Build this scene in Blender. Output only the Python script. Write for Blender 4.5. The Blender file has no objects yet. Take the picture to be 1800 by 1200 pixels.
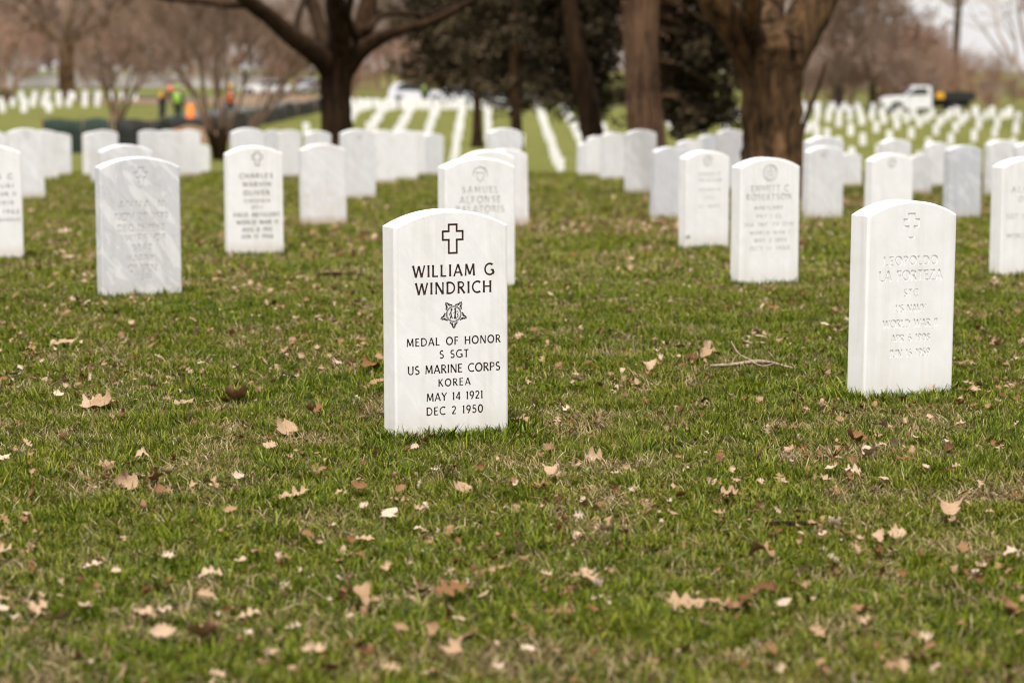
import bpy, bmesh, math, random
import numpy as np
from mathutils import Vector, Matrix
from mathutils.geometry import delaunay_2d_cdt

scene = bpy.context.scene
COL = scene.collection
R = math.radians
random.seed(7)
rng = np.random.default_rng(7)

# ------------------------------------------------------------------ camera, sky, sun, exposure
FPX = 3800.0                       # focal length in pixels of the 1800 px wide photograph
HOR = 120.0                        # horizon row
PITCH = math.atan((600 - HOR) / FPX)
CAMZ = 1.01
cd = bpy.data.cameras.new('camera')
cam = bpy.data.objects.new('camera', cd)
COL.objects.link(cam)
cd.sensor_width = 36.0
cd.lens = FPX / 1800 * 36.0
cam.location = (0, 0, CAMZ)
cam.rotation_euler = (math.pi / 2 - PITCH, 0, 0)
cd.clip_start = 0.1
cd.clip_end = 4000
cd.dof.use_dof = True
cd.dof.focus_distance = 6.02
cd.dof.aperture_fstop = 3.4
scene.camera = cam

SUN_DIR = Vector((-0.10, -0.40, 0.90)).normalized()
world = bpy.data.worlds.new("World")
scene.world = world
world.use_nodes = True
wn = world.node_tree.nodes
wl = world.node_tree.links
sky = wn.new('ShaderNodeTexSky')
sky.sky_type = 'NISHITA'
sky.sun_disc = False
sky.sun_elevation = math.asin(SUN_DIR.z)
sky.sun_rotation = math.atan2(SUN_DIR.x, SUN_DIR.y)
sky.air_density = 1.0
sky.dust_density = 6.0
sky.ozone_density = 0.6
hs = wn.new('ShaderNodeHueSaturation')          # thin high overcast: a whiter sky than a clear blue one
hs.inputs['Saturation'].default_value = 0.25
wl.new(sky.outputs[0], hs.inputs['Color'])
# broken white cloud: brighter and whiter than the clear sky between it
wtc = wn.new('ShaderNodeTexCoord'); wnz = wn.new('ShaderNodeTexNoise'); wnz.inputs['Scale'].default_value = 3.5; wnz.inputs['Detail'].default_value = 6
wl.new(wtc.outputs['Generated'], wnz.inputs['Vector'])
wr = wn.new('ShaderNodeValToRGB'); wr.color_ramp.elements[0].position = .32; wr.color_ramp.elements[0].color = (.55, .55, .55, 1); wr.color_ramp.elements[1].position = .62; wr.color_ramp.elements[1].color = (.9, .9, .9, 1)
wl.new(wnz.outputs[0], wr.inputs[0])
wm = wn.new('ShaderNodeMix'); wm.data_type = 'RGBA'; wm.inputs[7].default_value = (8.0, 7.8, 7.7, 1)
wl.new(wr.outputs[0], wm.inputs[0]); wl.new(hs.outputs[0], wm.inputs[6])
wl.new(wm.outputs[2], wn['Background'].inputs['Color'])
wn['Background'].inputs['Strength'].default_value = 0.09

sd = bpy.data.lights.new('sun', 'SUN')
sd.energy = 3.1
sd.angle = R(6)
sd.color = (1.0, 0.97, 0.925)
sun = bpy.data.objects.new('sun', sd)
COL.objects.link(sun)
sun.rotation_euler = SUN_DIR.to_track_quat('Z', 'Y').to_euler()

scene.view_settings.view_transform = 'Standard'
scene.view_settings.look = 'None'
scene.view_settings.exposure = 0.72
scene.view_settings.gamma = 1.0
scene.render.engine = 'CYCLES'
scene.cycles.max_bounces = 6
scene.cycles.use_denoising = True
scene.cycles.use_adaptive_sampling = False
scene.cycles.filter_width = 1.15
scene.render.filter_size = 1.15

# ------------------------------------------------------------------ pixel rays and terrain
cp, sp = math.cos(PITCH), math.sin(PITCH)
def ray(px, py):
    """direction of the photo's pixel, scaled to unit world depth"""
    x, y = (px - 900) / FPX, -(py - 600) / FPX
    d = Vector((x, cp + y * sp, -sp + y * cp))
    return d / d.y
def at(px, py, D):
    return Vector((0, 0, CAMZ)) + ray(px, py) * D

PD = [-60, 6, 9.5, 10.5, 12.2, 13.6, 16, 18.3, 20.5, 25, 30, 36, 40, 47, 58, 75, 90, 108, 127, 158, 190, 300, 700, 3000]
PZ = [0.05, 0, 0, -.03, -.07, -.11, -.17, -.25, -.29, -.42, -.58, -.74, -1.05, -1.5, -2.1, -2.9, -3.4, -2.45, -1.5, -1.75, -2.0, -2.4, -3, -3]
def sstep(a, b, x):
    t = np.clip((x - a) / (b - a), 0, 1)
    return t * t * (3 - 2 * t)
def ground(X, D):
    X = np.asarray(X, float); D = np.asarray(D, float)
    z = np.interp(D, PD, PZ)
    u = np.clip(X / np.maximum(D, 1) * FPX / 900, -1.6, 1.6)
    far = sstep(70, 110, D)
    z = z - far * np.interp(D, [100, 112, 143, 158], [1.75, 1.55, .75, .7]) * np.clip(u, 0, 1.2)
    lf = sstep(0.25, 0.6, -u)
    z = z + lf * np.interp(D, [38, 48, 60, 80, 100, 125, 140, 170, 230, 400], [0, .55, .75, 1.1, 1.3, 0.3, .1, .6, 1.1, 1.2])
    return z
def gz(x, d):
    return float(ground(x, d))
def hit(px, py, lo=2.0, hi=34.0):
    """where the pixel's ray meets the lawn"""
    r = ray(px, py)
    for _ in range(60):
        m = (lo + hi) / 2
        if CAMZ + r.z * m > gz(r.x * m, m): lo = m
        else: hi = m
    return Vector((r.x * lo, lo, gz(r.x * lo, lo)))

# ------------------------------------------------------------------ helpers
def tag(o, label=None, cat=None, group=None, kind=None):
    if label: o['label'] = label
    if cat: o['category'] = cat
    if group: o['group'] = group
    if kind: o['kind'] = kind
    return o
def empty(name, loc, rz=0.0):
    o = bpy.data.objects.new(name, None)
    COL.objects.link(o)
    o.location = loc
    o.rotation_euler = (0, 0, rz)
    return o
class MB:
    def __init__(s): s.v, s.f, s.n = [], [], 0
    def add(s, vs, fs):
        s.v.extend(vs); k = s.n
        s.f.extend([tuple(i + k for i in f) for f in fs]); s.n += len(vs)
    def tube(s, pts, rad, sides=6, cap=True, flat=None):
        pts = [Vector(p) for p in pts]; n = len(pts)
        k = s.n; up = Vector((0.13, 0.31, 0.94))
        for i, p in enumerate(pts):
            t = (pts[min(i + 1, n - 1)] - pts[max(i - 1, 0)])
            if t.length < 1e-9: t = Vector((0, 0, 1))
            t.normalize()
            a = t.cross(up if abs(t.dot(up)) < .95 else Vector((1, 0, 0))).normalized()
            b = t.cross(a)
            r = rad[i]
            for j in range(sides):
                an = 2 * math.pi * j / sides
                rr = r * (flat[(i * sides + j) % len(flat)] if flat else 1)
                s.v.append(p + a * (rr * math.cos(an)) + b * (rr * math.sin(an)))
        for i in range(n - 1):
            for j in range(sides):
                q = (j + 1) % sides
                s.f.append((k + i * sides + j, k + i * sides + q, k + (i + 1) * sides + q, k + (i + 1) * sides + j))
        if cap and sides > 2:
            s.f.append(tuple(k + j for j in range(sides))[::-1])
            s.f.append(tuple(k + (n - 1) * sides + j for j in range(sides)))
        s.n += n * sides
    def box(s, a, b):
        x0, y0, z0 = a; x1, y1, z1 = b
        s.add([Vector(p) for p in ((x0, y0, z0), (x1, y0, z0), (x1, y1, z0), (x0, y1, z0), (x0, y0, z1), (x1, y0, z1), (x1, y1, z1), (x0, y1, z1))],
              [(3, 2, 1, 0), (4, 5, 6, 7), (0, 1, 5, 4), (1, 2, 6, 5), (2, 3, 7, 6), (3, 0, 4, 7)])
    def prism(s, prof, y0, y1):
        """profile in x,z swept along y"""
        n = len(prof)
        s.add([Vector((p[0], y0, p[1])) for p in prof] + [Vector((p[0], y1, p[1])) for p in prof],
              [tuple(range(n)), tuple(range(2 * n - 1, n - 1, -1))] + [(i, n + i, n + (i + 1) % n, (i + 1) % n) for i in range(n)])
    def mesh(s, name, smooth=False):
        m = bpy.data.meshes.new(name)
        m.from_pydata([tuple(v) for v in s.v], [], s.f)
        if smooth: m.polygons.foreach_set('use_smooth', [True] * len(m.polygons))
        m.update()
        return m
    def build(s, name, mat, parent=None, smooth=False, bevel=0):
        m = s.mesh(name, smooth)
        if mat: m.materials.append(mat)
        o = bpy.data.objects.new(name, m)
        COL.objects.link(o)
        if parent: o.parent = parent
        if bevel:
            bm = bmesh.new(); bm.from_mesh(m)
            bmesh.ops.recalc_face_normals(bm, faces=bm.faces)
            bmesh.ops.bevel(bm, geom=[e for e in bm.edges if len(e.link_faces) == 2 and e.calc_face_angle(0) > .5], offset=bevel, segments=2, affect='EDGES', clamp_overlap=True)
            bm.to_mesh(m); bm.free()
        return o

# ------------------------------------------------------------------ materials
def newmat(name):
    m = bpy.data.materials.new(name)
    m.use_nodes = True
    nt = m.node_tree
    return m, nt, nt.nodes, nt.links, nt.nodes['Principled BSDF']
def N(nt, kind, **kw):
    n = nt.nodes.new(kind)
    for k, v in kw.items():
        if k in n.inputs.keys(): n.inputs[k].default_value = v
        else: setattr(n, k, v)
    return n
def ramp(nt, fac, stops):
    r = nt.nodes.new('ShaderNodeValToRGB')
    e = r.color_ramp.elements
    while len(e) < len(stops): e.new(0.5)
    for i, (p, c) in enumerate(stops):
        e[i].position = p; e[i].color = (*c, 1) if len(c) == 3 else c
    nt.links.new(fac, r.inputs[0])
    return r.outputs[0]
def mix(nt, fac, a, b, mode='MIX'):
    m = nt.nodes.new('ShaderNodeMix'); m.data_type = 'RGBA'; m.blend_type = mode
    for sock, val in ((m.inputs[0], fac), (m.inputs[6], a), (m.inputs[7], b)):
        if hasattr(val, 'is_output'): nt.links.new(val, sock)
        elif isinstance(val, (tuple, list)): sock.default_value = (*val, 1) if len(val) == 3 else val
        else: sock.default_value = val
    return m.outputs[2]
def mathn(nt, op, a, b=0.0, clamp=False):
    m = nt.nodes.new('ShaderNodeMath'); m.operation = op; m.use_clamp = clamp
    for sock, val in ((m.inputs[0], a), (m.inputs[1], b)):
        if hasattr(val, 'is_output'): nt.links.new(val, sock)
        else: sock.default_value = val
    return m.outputs[0]
def plain(name, col, rough=0.6, metal=0.0, var=0.12, scale=6.0, bump=0.0):
    m, nt, nd, ln, b = newmat(name)
    tc = nd.new('ShaderNodeTexCoord')
    nz = N(nt, 'ShaderNodeTexNoise', Scale=scale, Detail=5.0)
    ln.new(tc.outputs['Object'], nz.inputs['Vector'])
    c = ramp(nt, nz.outputs[0], [(0.25, tuple(x * (1 - var) for x in col)), (0.75, tuple(min(1, x * (1 + var)) for x in col))])
    ln.new(c, b.inputs['Base Color'])
    b.inputs['Roughness'].default_value = rough
    b.inputs['Metallic'].default_value = metal
    if bump:
        bp = N(nt, 'ShaderNodeBump', Strength=bump, Distance=0.02)
        ln.new(nz.outputs[0], bp.inputs['Height']); ln.new(bp.outputs[0], b.inputs['Normal'])
    return m

def make_marble():
    m, nt, nd, ln, b = newmat('white_marble')
    tc = nd.new('ShaderNodeTexCoord')
    info = nd.new('ShaderNodeObjectInfo')
    def attr(n):
        a = nd.new('ShaderNodeAttribute'); a.attribute_type = 'OBJECT'; a.attribute_name = n
        return a.outputs['Fac']
    off = nd.new('ShaderNodeVectorMath'); off.operation = 'ADD'
    cmb = nd.new('ShaderNodeCombineXYZ')
    ln.new(mathn(nt, 'MULTIPLY', info.outputs['Random'], 37.0), cmb.inputs[0]); ln.new(mathn(nt, 'MULTIPLY', info.outputs['Random'], 91.0), cmb.inputs[2])
    ln.new(tc.outputs['Object'], off.inputs[0]); ln.new(cmb.outputs[0], off.inputs[1])
    mp = nd.new('ShaderNodeMapping'); mp.inputs['Scale'].default_value = (.8, 1.0, 3.6)
    mp0 = nd.new('ShaderNodeMapping'); mp0.inputs['Rotation'].default_value = (0, R(-52), 0)
    ln.new(off.outputs[0], mp0.inputs['Vector']); ln.new(mp0.outputs[0], mp.inputs['Vector'])
    n1 = N(nt, 'ShaderNodeTexNoise', Scale=5.0, Detail=7.0, Roughness=0.6, Distortion=1.2)
    ln.new(mp.outputs[0], n1.inputs['Vector'])
    n2 = N(nt, 'ShaderNodeTexNoise', Scale=14.0, Detail=6.0, Roughness=0.65)
    ln.new(off.outputs[0], n2.inputs['Vector'])
    # thin veins: where the warped noise crosses its middle value
    v = mathn(nt, 'ABSOLUTE', mathn(nt, 'SUBTRACT', n1.outputs[0], 0.5))
    vein = ramp(nt, v, [(0.0, (1, 1, 1)), (0.035, (.25, .25, .25)), (0.11, (0, 0, 0))])
    band = ramp(nt, n1.outputs[0], [(0.46, (0, 0, 0)), (0.66, (1, 1, 1))])
    vfac = mathn(nt, 'MULTIPLY', mathn(nt, 'ADD', mathn(nt, 'MULTIPLY', vein, .45), mathn(nt, 'MULTIPLY', band, .6)), attr('veining'), True)
    tone = mix(nt, attr('greyness'), (0.81, 0.795, 0.79), (0.55, 0.555, 0.585))
    c = mix(nt, vfac, tone, (0.34, 0.35, 0.38))
    mott = ramp(nt, n2.outputs[0], [(0.3, (.93, .93, .92)), (0.62, (1, 1, 1))])
    c = mix(nt, 1.0, c, mott, 'MULTIPLY')
    # splashed soil at the foot and streaks of lichen, each with its own ragged outline
    sx = nd.new('ShaderNodeSeparateXYZ'); ln.new(tc.outputs['Object'], sx.inputs[0])
    foot = mathn(nt, 'SUBTRACT', 1.0, mathn(nt, 'DIVIDE', mathn(nt, 'SUBTRACT', sx.outputs[2], mathn(nt, 'MULTIPLY', n2.outputs[0], .09)), .055), True)
    c = mix(nt, mathn(nt, 'MULTIPLY', foot, mathn(nt, 'MULTIPLY', attr('soiling'), .8)), c, (0.40, 0.27, 0.16))
    n3 = N(nt, 'ShaderNodeTexNoise', Scale=6.0, Detail=8.0, Roughness=0.7); ln.new(off.outputs[0], n3.inputs['Vector'])
    blot = ramp(nt, n3.outputs[0], [(0.52, (0, 0, 0)), (0.70, (1, 1, 1))])
    c = mix(nt, mathn(nt, 'MULTIPLY', blot, mathn(nt, 'MULTIPLY', attr('soiling'), .35)), c, (0.55, 0.44, 0.32))
    n5 = N(nt, 'ShaderNodeTexNoise', Scale=38.0, Detail=2.0); ln.new(off.outputs[0], n5.inputs['Vector'])
    spk = ramp(nt, n5.outputs[0], [(0.76, (0, 0, 0)), (0.80, (1, 1, 1))])
    c = mix(nt, mathn(nt, 'MULTIPLY', spk, .25), c, (0.33, 0.30, 0.27))
    # faint rain streaks down the faces
    ms_ = nd.new('ShaderNodeMapping'); ms_.inputs['Scale'].default_value = (26, 26, 1.6); ln.new(off.outputs[0], ms_.inputs['Vector'])
    n6 = N(nt, 'ShaderNodeTexNoise', Scale=1.0, Detail=5.0, Roughness=.6); ln.new(ms_.outputs[0], n6.inputs['Vector'])
    c = mix(nt, 1.0, c, ramp(nt, n6.outputs[0], [(0.34, (.93, .92, .90)), (0.52, (1, 1, 1))]), 'MULTIPLY')
    ln.new(c, b.inputs['Base Color'])
    b.inputs['Roughness'].default_value = 0.62
    b.inputs['Specular IOR Level'].default_value = 0.3
    n4 = N(nt, 'ShaderNodeTexNoise', Scale=160.0, Detail=3.0); ln.new(tc.outputs['Object'], n4.inputs['Vector'])
    bp = N(nt, 'ShaderNodeBump', Strength=0.12, Distance=0.002)
    ln.new(n4.outputs[0], bp.inputs['Height']); ln.new(bp.outputs[0], b.inputs['Normal'])
    return m
MARBLE = make_marble()
INK = plain('dark_letter_paint', (0.042, 0.017, 0.007), 0.7, var=.35, scale=60)
GREYINK = plain('worn_grey_letter_paint', (0.22, 0.20, 0.19), 0.8, var=.35, scale=50)
SHADE = plain('shade_tinted_incised_marble', (0.60, 0.58, 0.56), 0.85, var=.2, scale=40)  # marble tinted darker: shade inside unpainted letter and emblem cuts, put into the colour

def make_ground():
    m, nt, nd, ln, b = newmat('lawn_soil')
    tc = nd.new('ShaderNodeTexCoord')
    P = tc.outputs['Object']
    def nz(scale, det=6.0, ro=.6):
        n = N(nt, 'ShaderNodeTexNoise', Scale=scale, Detail=det, Roughness=ro); ln.new(P, n.inputs['Vector']); return n.outputs[0]
    fine = ramp(nt, nz(55), [(0.3, (0.014, 0.011, 0.005)), (0.5, (0.035, 0.030, 0.011)), (0.68, (0.11, 0.08, 0.04))])
    green = ramp(nt, nz(30), [(0.3, (0.022, 0.028, 0.005)), (0.7, (0.065, 0.070, 0.014))])
    c = mix(nt, ramp(nt, nz(1.6), [(0.35, (.25, .25, .25)), (0.65, (.85, .85, .85))]), fine, green)
    brown = mix(nt, nz(9), (0.075, 0.035, 0.016), (0.16, 0.085, 0.04))
    a = nd.new('ShaderNodeAttribute'); a.attribute_name = 'bare'
    c = mix(nt, mathn(nt, 'MULTIPLY', a.outputs['Fac'], ramp(nt, nz(4.5), [(0.3, (.2, .2, .2)), (0.55, (1, 1, 1))]), True), c, brown)
    far = nd.new('ShaderNodeAttribute'); far.attribute_name = 'far'
    fg = ramp(nt, nz(0.35), [(0.3, (0.10, 0.105, 0.022)), (0.7, (0.17, 0.16, 0.042))])
    c = mix(nt, far.outputs['Fac'], c, mix(nt, ramp(nt, nz(6), [(0.35, (0, 0, 0)), (0.65, (.5, .5, .5))]), fg, (0.085, 0.10, 0.02)))
    ln.new(c, b.inputs['Base Color'])
    b.inputs['Roughness'].default_value = 0.95
    b.inputs['Specular IOR Level'].default_value = 0.1
    bp = N(nt, 'ShaderNodeBump', Strength=0.8, Distance=0.03)
    ln.new(nz(40), bp.inputs['Height']); ln.new(bp.outputs[0], b.inputs['Normal'])
    return m
SOIL = make_ground()

def make_blade(name, stops_a, stops_b):
    """thin leaf material: per-blade colour from the tuft, per-tuft tint from the scatter"""
    m, nt, nd, ln, b = newmat(name)
    nd.remove(b)
    va = nd.new('ShaderNodeAttribute'); va.attribute_name = 'shade'
    ti = nd.new('ShaderNodeAttribute'); ti.attribute_type = 'INSTANCER'; ti.attribute_name = 'tint'
    c = mix(nt, ti.outputs['Fac'], ramp(nt, va.outputs['Fac'], stops_a), ramp(nt, va.outputs['Fac'], stops_b))
    df = nd.new('ShaderNodeBsdfDiffuse'); tr = nd.new('ShaderNodeBsdfTranslucent'); gl = nd.new('ShaderNodeBsdfGlossy')
    gl.inputs['Roughness'].default_value = 0.45
    ln.new(c, df.inputs[0]); ln.new(c, tr.inputs[0])
    ms = nd.new('ShaderNodeMixShader'); ms.inputs[0].default_value = 0.16
    ln.new(df.outputs[0], ms.inputs[1]); ln.new(tr.outputs[0], ms.inputs[2])
    m2 = nd.new('ShaderNodeMixShader'); m2.inputs[0].default_value = 0.012
    ln.new(ms.outputs[0], m2.inputs[1]); ln.new(gl.outputs[0], m2.inputs[2])
    ln.new(m2.outputs[0], nd['Material Output'].inputs[0])
    return m
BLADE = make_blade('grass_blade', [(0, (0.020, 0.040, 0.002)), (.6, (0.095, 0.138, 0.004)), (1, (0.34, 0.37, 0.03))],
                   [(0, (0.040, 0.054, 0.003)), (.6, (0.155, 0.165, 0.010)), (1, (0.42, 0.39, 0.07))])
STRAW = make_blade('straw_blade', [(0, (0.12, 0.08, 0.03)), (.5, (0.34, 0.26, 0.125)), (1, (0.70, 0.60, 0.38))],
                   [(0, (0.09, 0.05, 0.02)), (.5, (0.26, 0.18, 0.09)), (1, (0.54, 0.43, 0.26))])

def make_leafmat():
    m, nt, nd, ln, b = newmat('dead_leaf')
    tc = nd.new('ShaderNodeTexCoord')
    oa = nd.new('ShaderNodeAttribute'); oa.attribute_type = 'OBJECT'; oa.attribute_name = 'leaf_tone'
    ia = nd.new('ShaderNodeAttribute'); ia.attribute_type = 'INSTANCER'; ia.attribute_name = 'tint'
    tone = mathn(nt, 'ADD', oa.outputs['Fac'], ia.outputs['Fac'], True)
    c = ramp(nt, tone, [(0.0, (0.07, 0.030, 0.012)), (0.22, (0.18, 0.080, 0.030)), (0.45, (0.29, 0.175, 0.09)), (0.7, (0.42, 0.29, 0.185)), (1.0, (0.54, 0.44, 0.34))])
    nz = N(nt, 'ShaderNodeTexNoise', Scale=28.0, Detail=6.0, Roughness=.65); ln.new(tc.outputs['Object'], nz.inputs['Vector'])
    c = mix(nt, 1.0, c, ramp(nt, nz.outputs[0], [(0.3, (.55, .48, .42)), (0.6, (1, 1, 1))]), 'MULTIPLY')
    ln.new(c, b.inputs['Base Color'])
    b.inputs['Roughness'].default_value = .75
    b.inputs['Specular IOR Level'].default_value = .2
    return m
LEAF = make_leafmat()

def make_bark(name, lo, hi, scale=(9, 9, 1.6), bump=1.0, dist=.05):
    m, nt, nd, ln, b = newmat(name)
    tc = nd.new('ShaderNodeTexCoord')
    mp = nd.new('ShaderNodeMapping'); mp.inputs['Scale'].default_value = scale
    ln.new(tc.outputs['Object'], mp.inputs['Vector'])
    n1 = N(nt, 'ShaderNodeTexNoise', Scale=1.3, Detail=8.0, Roughness=.68, Distortion=.6); ln.new(mp.outputs[0], n1.inputs['Vector'])
    n2 = N(nt, 'ShaderNodeTexNoise', Scale=.9, Detail=3.0); ln.new(tc.outputs['Object'], n2.inputs['Vector'])
    f = mathn(nt, 'ADD', mathn(nt, 'MULTIPLY', n1.outputs[0], .75), mathn(nt, 'MULTIPLY', n2.outputs[0], .25))
    ln.new(ramp(nt, f, [(0.40, lo), (0.62, hi)]), b.inputs['Base Color'])
    b.inputs['Roughness'].default_value = .9
    b.inputs['Specular IOR Level'].default_value = .15
    bp = N(nt, 'ShaderNodeBump', Strength=bump, Distance=dist)
    ln.new(n1.outputs[0], bp.inputs['Height']); ln.new(bp.outputs[0], b.inputs['Normal'])
    return m
BARK = make_bark('brown_furrowed_bark', (0.013, 0.007, 0.003), (0.18, 0.10, 0.044))
BARKD = make_bark('dark_furrowed_bark', (0.010, 0.005, 0.002), (0.058, 0.029, 0.012))
CEDAR = make_bark('stringy_cedar_bark', (0.020, 0.010, 0.005), (0.20, 0.112, 0.064), (14, 14, .8))
DRYBARK = make_bark('dry_branch_bark', (0.16, 0.11, 0.07), (0.45, 0.36, 0.27), (60, 60, 60), .5, .004)
GREYBARK = make_bark('grey_brown_bark', (0.06, 0.042, 0.03), (0.13, 0.095, 0.07))
TWIG = plain('twig_bark', (0.25, 0.168, 0.12), .9, var=.3, scale=.8)
TWIGRED = plain('reddish_twig_bark', (0.28, 0.16, 0.108), .9, var=.3, scale=.8)
TWIGDARK = plain('shrub_twig_bark', (0.17, 0.105, 0.068), .9, var=.3, scale=.8)
TWIGGREY = plain('pale_twig_bark', (0.30, 0.23, 0.19), .9, var=.3, scale=.5)
def make_foliage(name, a, b2):
    m, nt, nd, ln, b = newmat(name)
    tc = nd.new('ShaderNodeTexCoord')
    nz = N(nt, 'ShaderNodeTexNoise', Scale=2.4, Detail=6.0, Roughness=.7); ln.new(tc.outputs['Object'], nz.inputs['Vector'])
    ln.new(ramp(nt, nz.outputs[0], [(0.35, a), (0.68, b2)]), b.inputs['Base Color'])
    b.inputs['Roughness'].default_value = .7
    b.inputs['Specular IOR Level'].default_value = .15
    return m
EVER = make_foliage('dark_evergreen_needles', (0.008, 0.006, 0.0025), (0.060, 0.041, 0.018))
EVER2 = make_foliage('brownish_evergreen_needles', (0.016, 0.012, 0.006), (0.11, 0.078, 0.042))

# ------------------------------------------------------------------ the ground
def bare_at(X, D):
    b = np.exp(-(((X - 1.05) / 1.3) ** 2 + ((D - 16.5) / 2.6) ** 2)) * 1.0
    b += np.exp(-(((X - 2.9) / 1.5) ** 2 + ((D - 21.5) / 2.2) ** 2)) * 1.2
    b += np.exp(-(((X + .75) / .9) ** 2 + ((D - 14.6) / 1.0) ** 2)) * .8
    b += np.exp(-(((X - 4.4) / .8) ** 2 + ((D - 18.8) / 1.2) ** 2)) * .7
    b += np.exp(-(((X + 3.6) / 1.0) ** 2 + ((D - 12.2) / .5) ** 2)) * .35
    return np.clip(b, 0, 1)
dl = list(np.arange(-12, 46, .5)) + list(np.arange(46, 200, 2.5)) + [210, 230, 260, 300, 360, 450, 600, 900, 1400, 2200, 3200]
xl = list(np.arange(-16, 16.01, .5))
for v in (17, 18.5, 20, 22, 24, 26, 28, 30, 33, 36, 40, 45, 50, 60, 75, 100, 140, 200, 320, 600, 1200, 2200):
    xl = [-v] + xl + [v]
XX, DD = np.meshgrid(np.array(xl), np.array(dl))
ZZ = ground(XX, DD)
nv, nc = XX.size, len(xl)
gm = bpy.data.meshes.new('ground')
gm.from_pydata(np.stack([XX.ravel(), DD.ravel(), ZZ.ravel()], 1).tolist(), [],
               [(r * nc + c, r * nc + c + 1, (r + 1) * nc + c + 1, (r + 1) * nc + c) for r in range(len(dl) - 1) for c in range(nc - 1)])
gm.polygons.foreach_set('use_smooth', [True] * len(gm.polygons))
for nm, vals in (('bare', bare_at(XX, DD).ravel()), ('far', sstep(26, 40, DD).ravel())):
    a = gm.attributes.new(nm, 'FLOAT', 'POINT'); a.data.foreach_set('value', vals.astype(np.float32))
gm.materials.append(SOIL)
go = bpy.data.objects.new('ground', gm); COL.objects.link(go)
tag(go, kind='structure')

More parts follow.
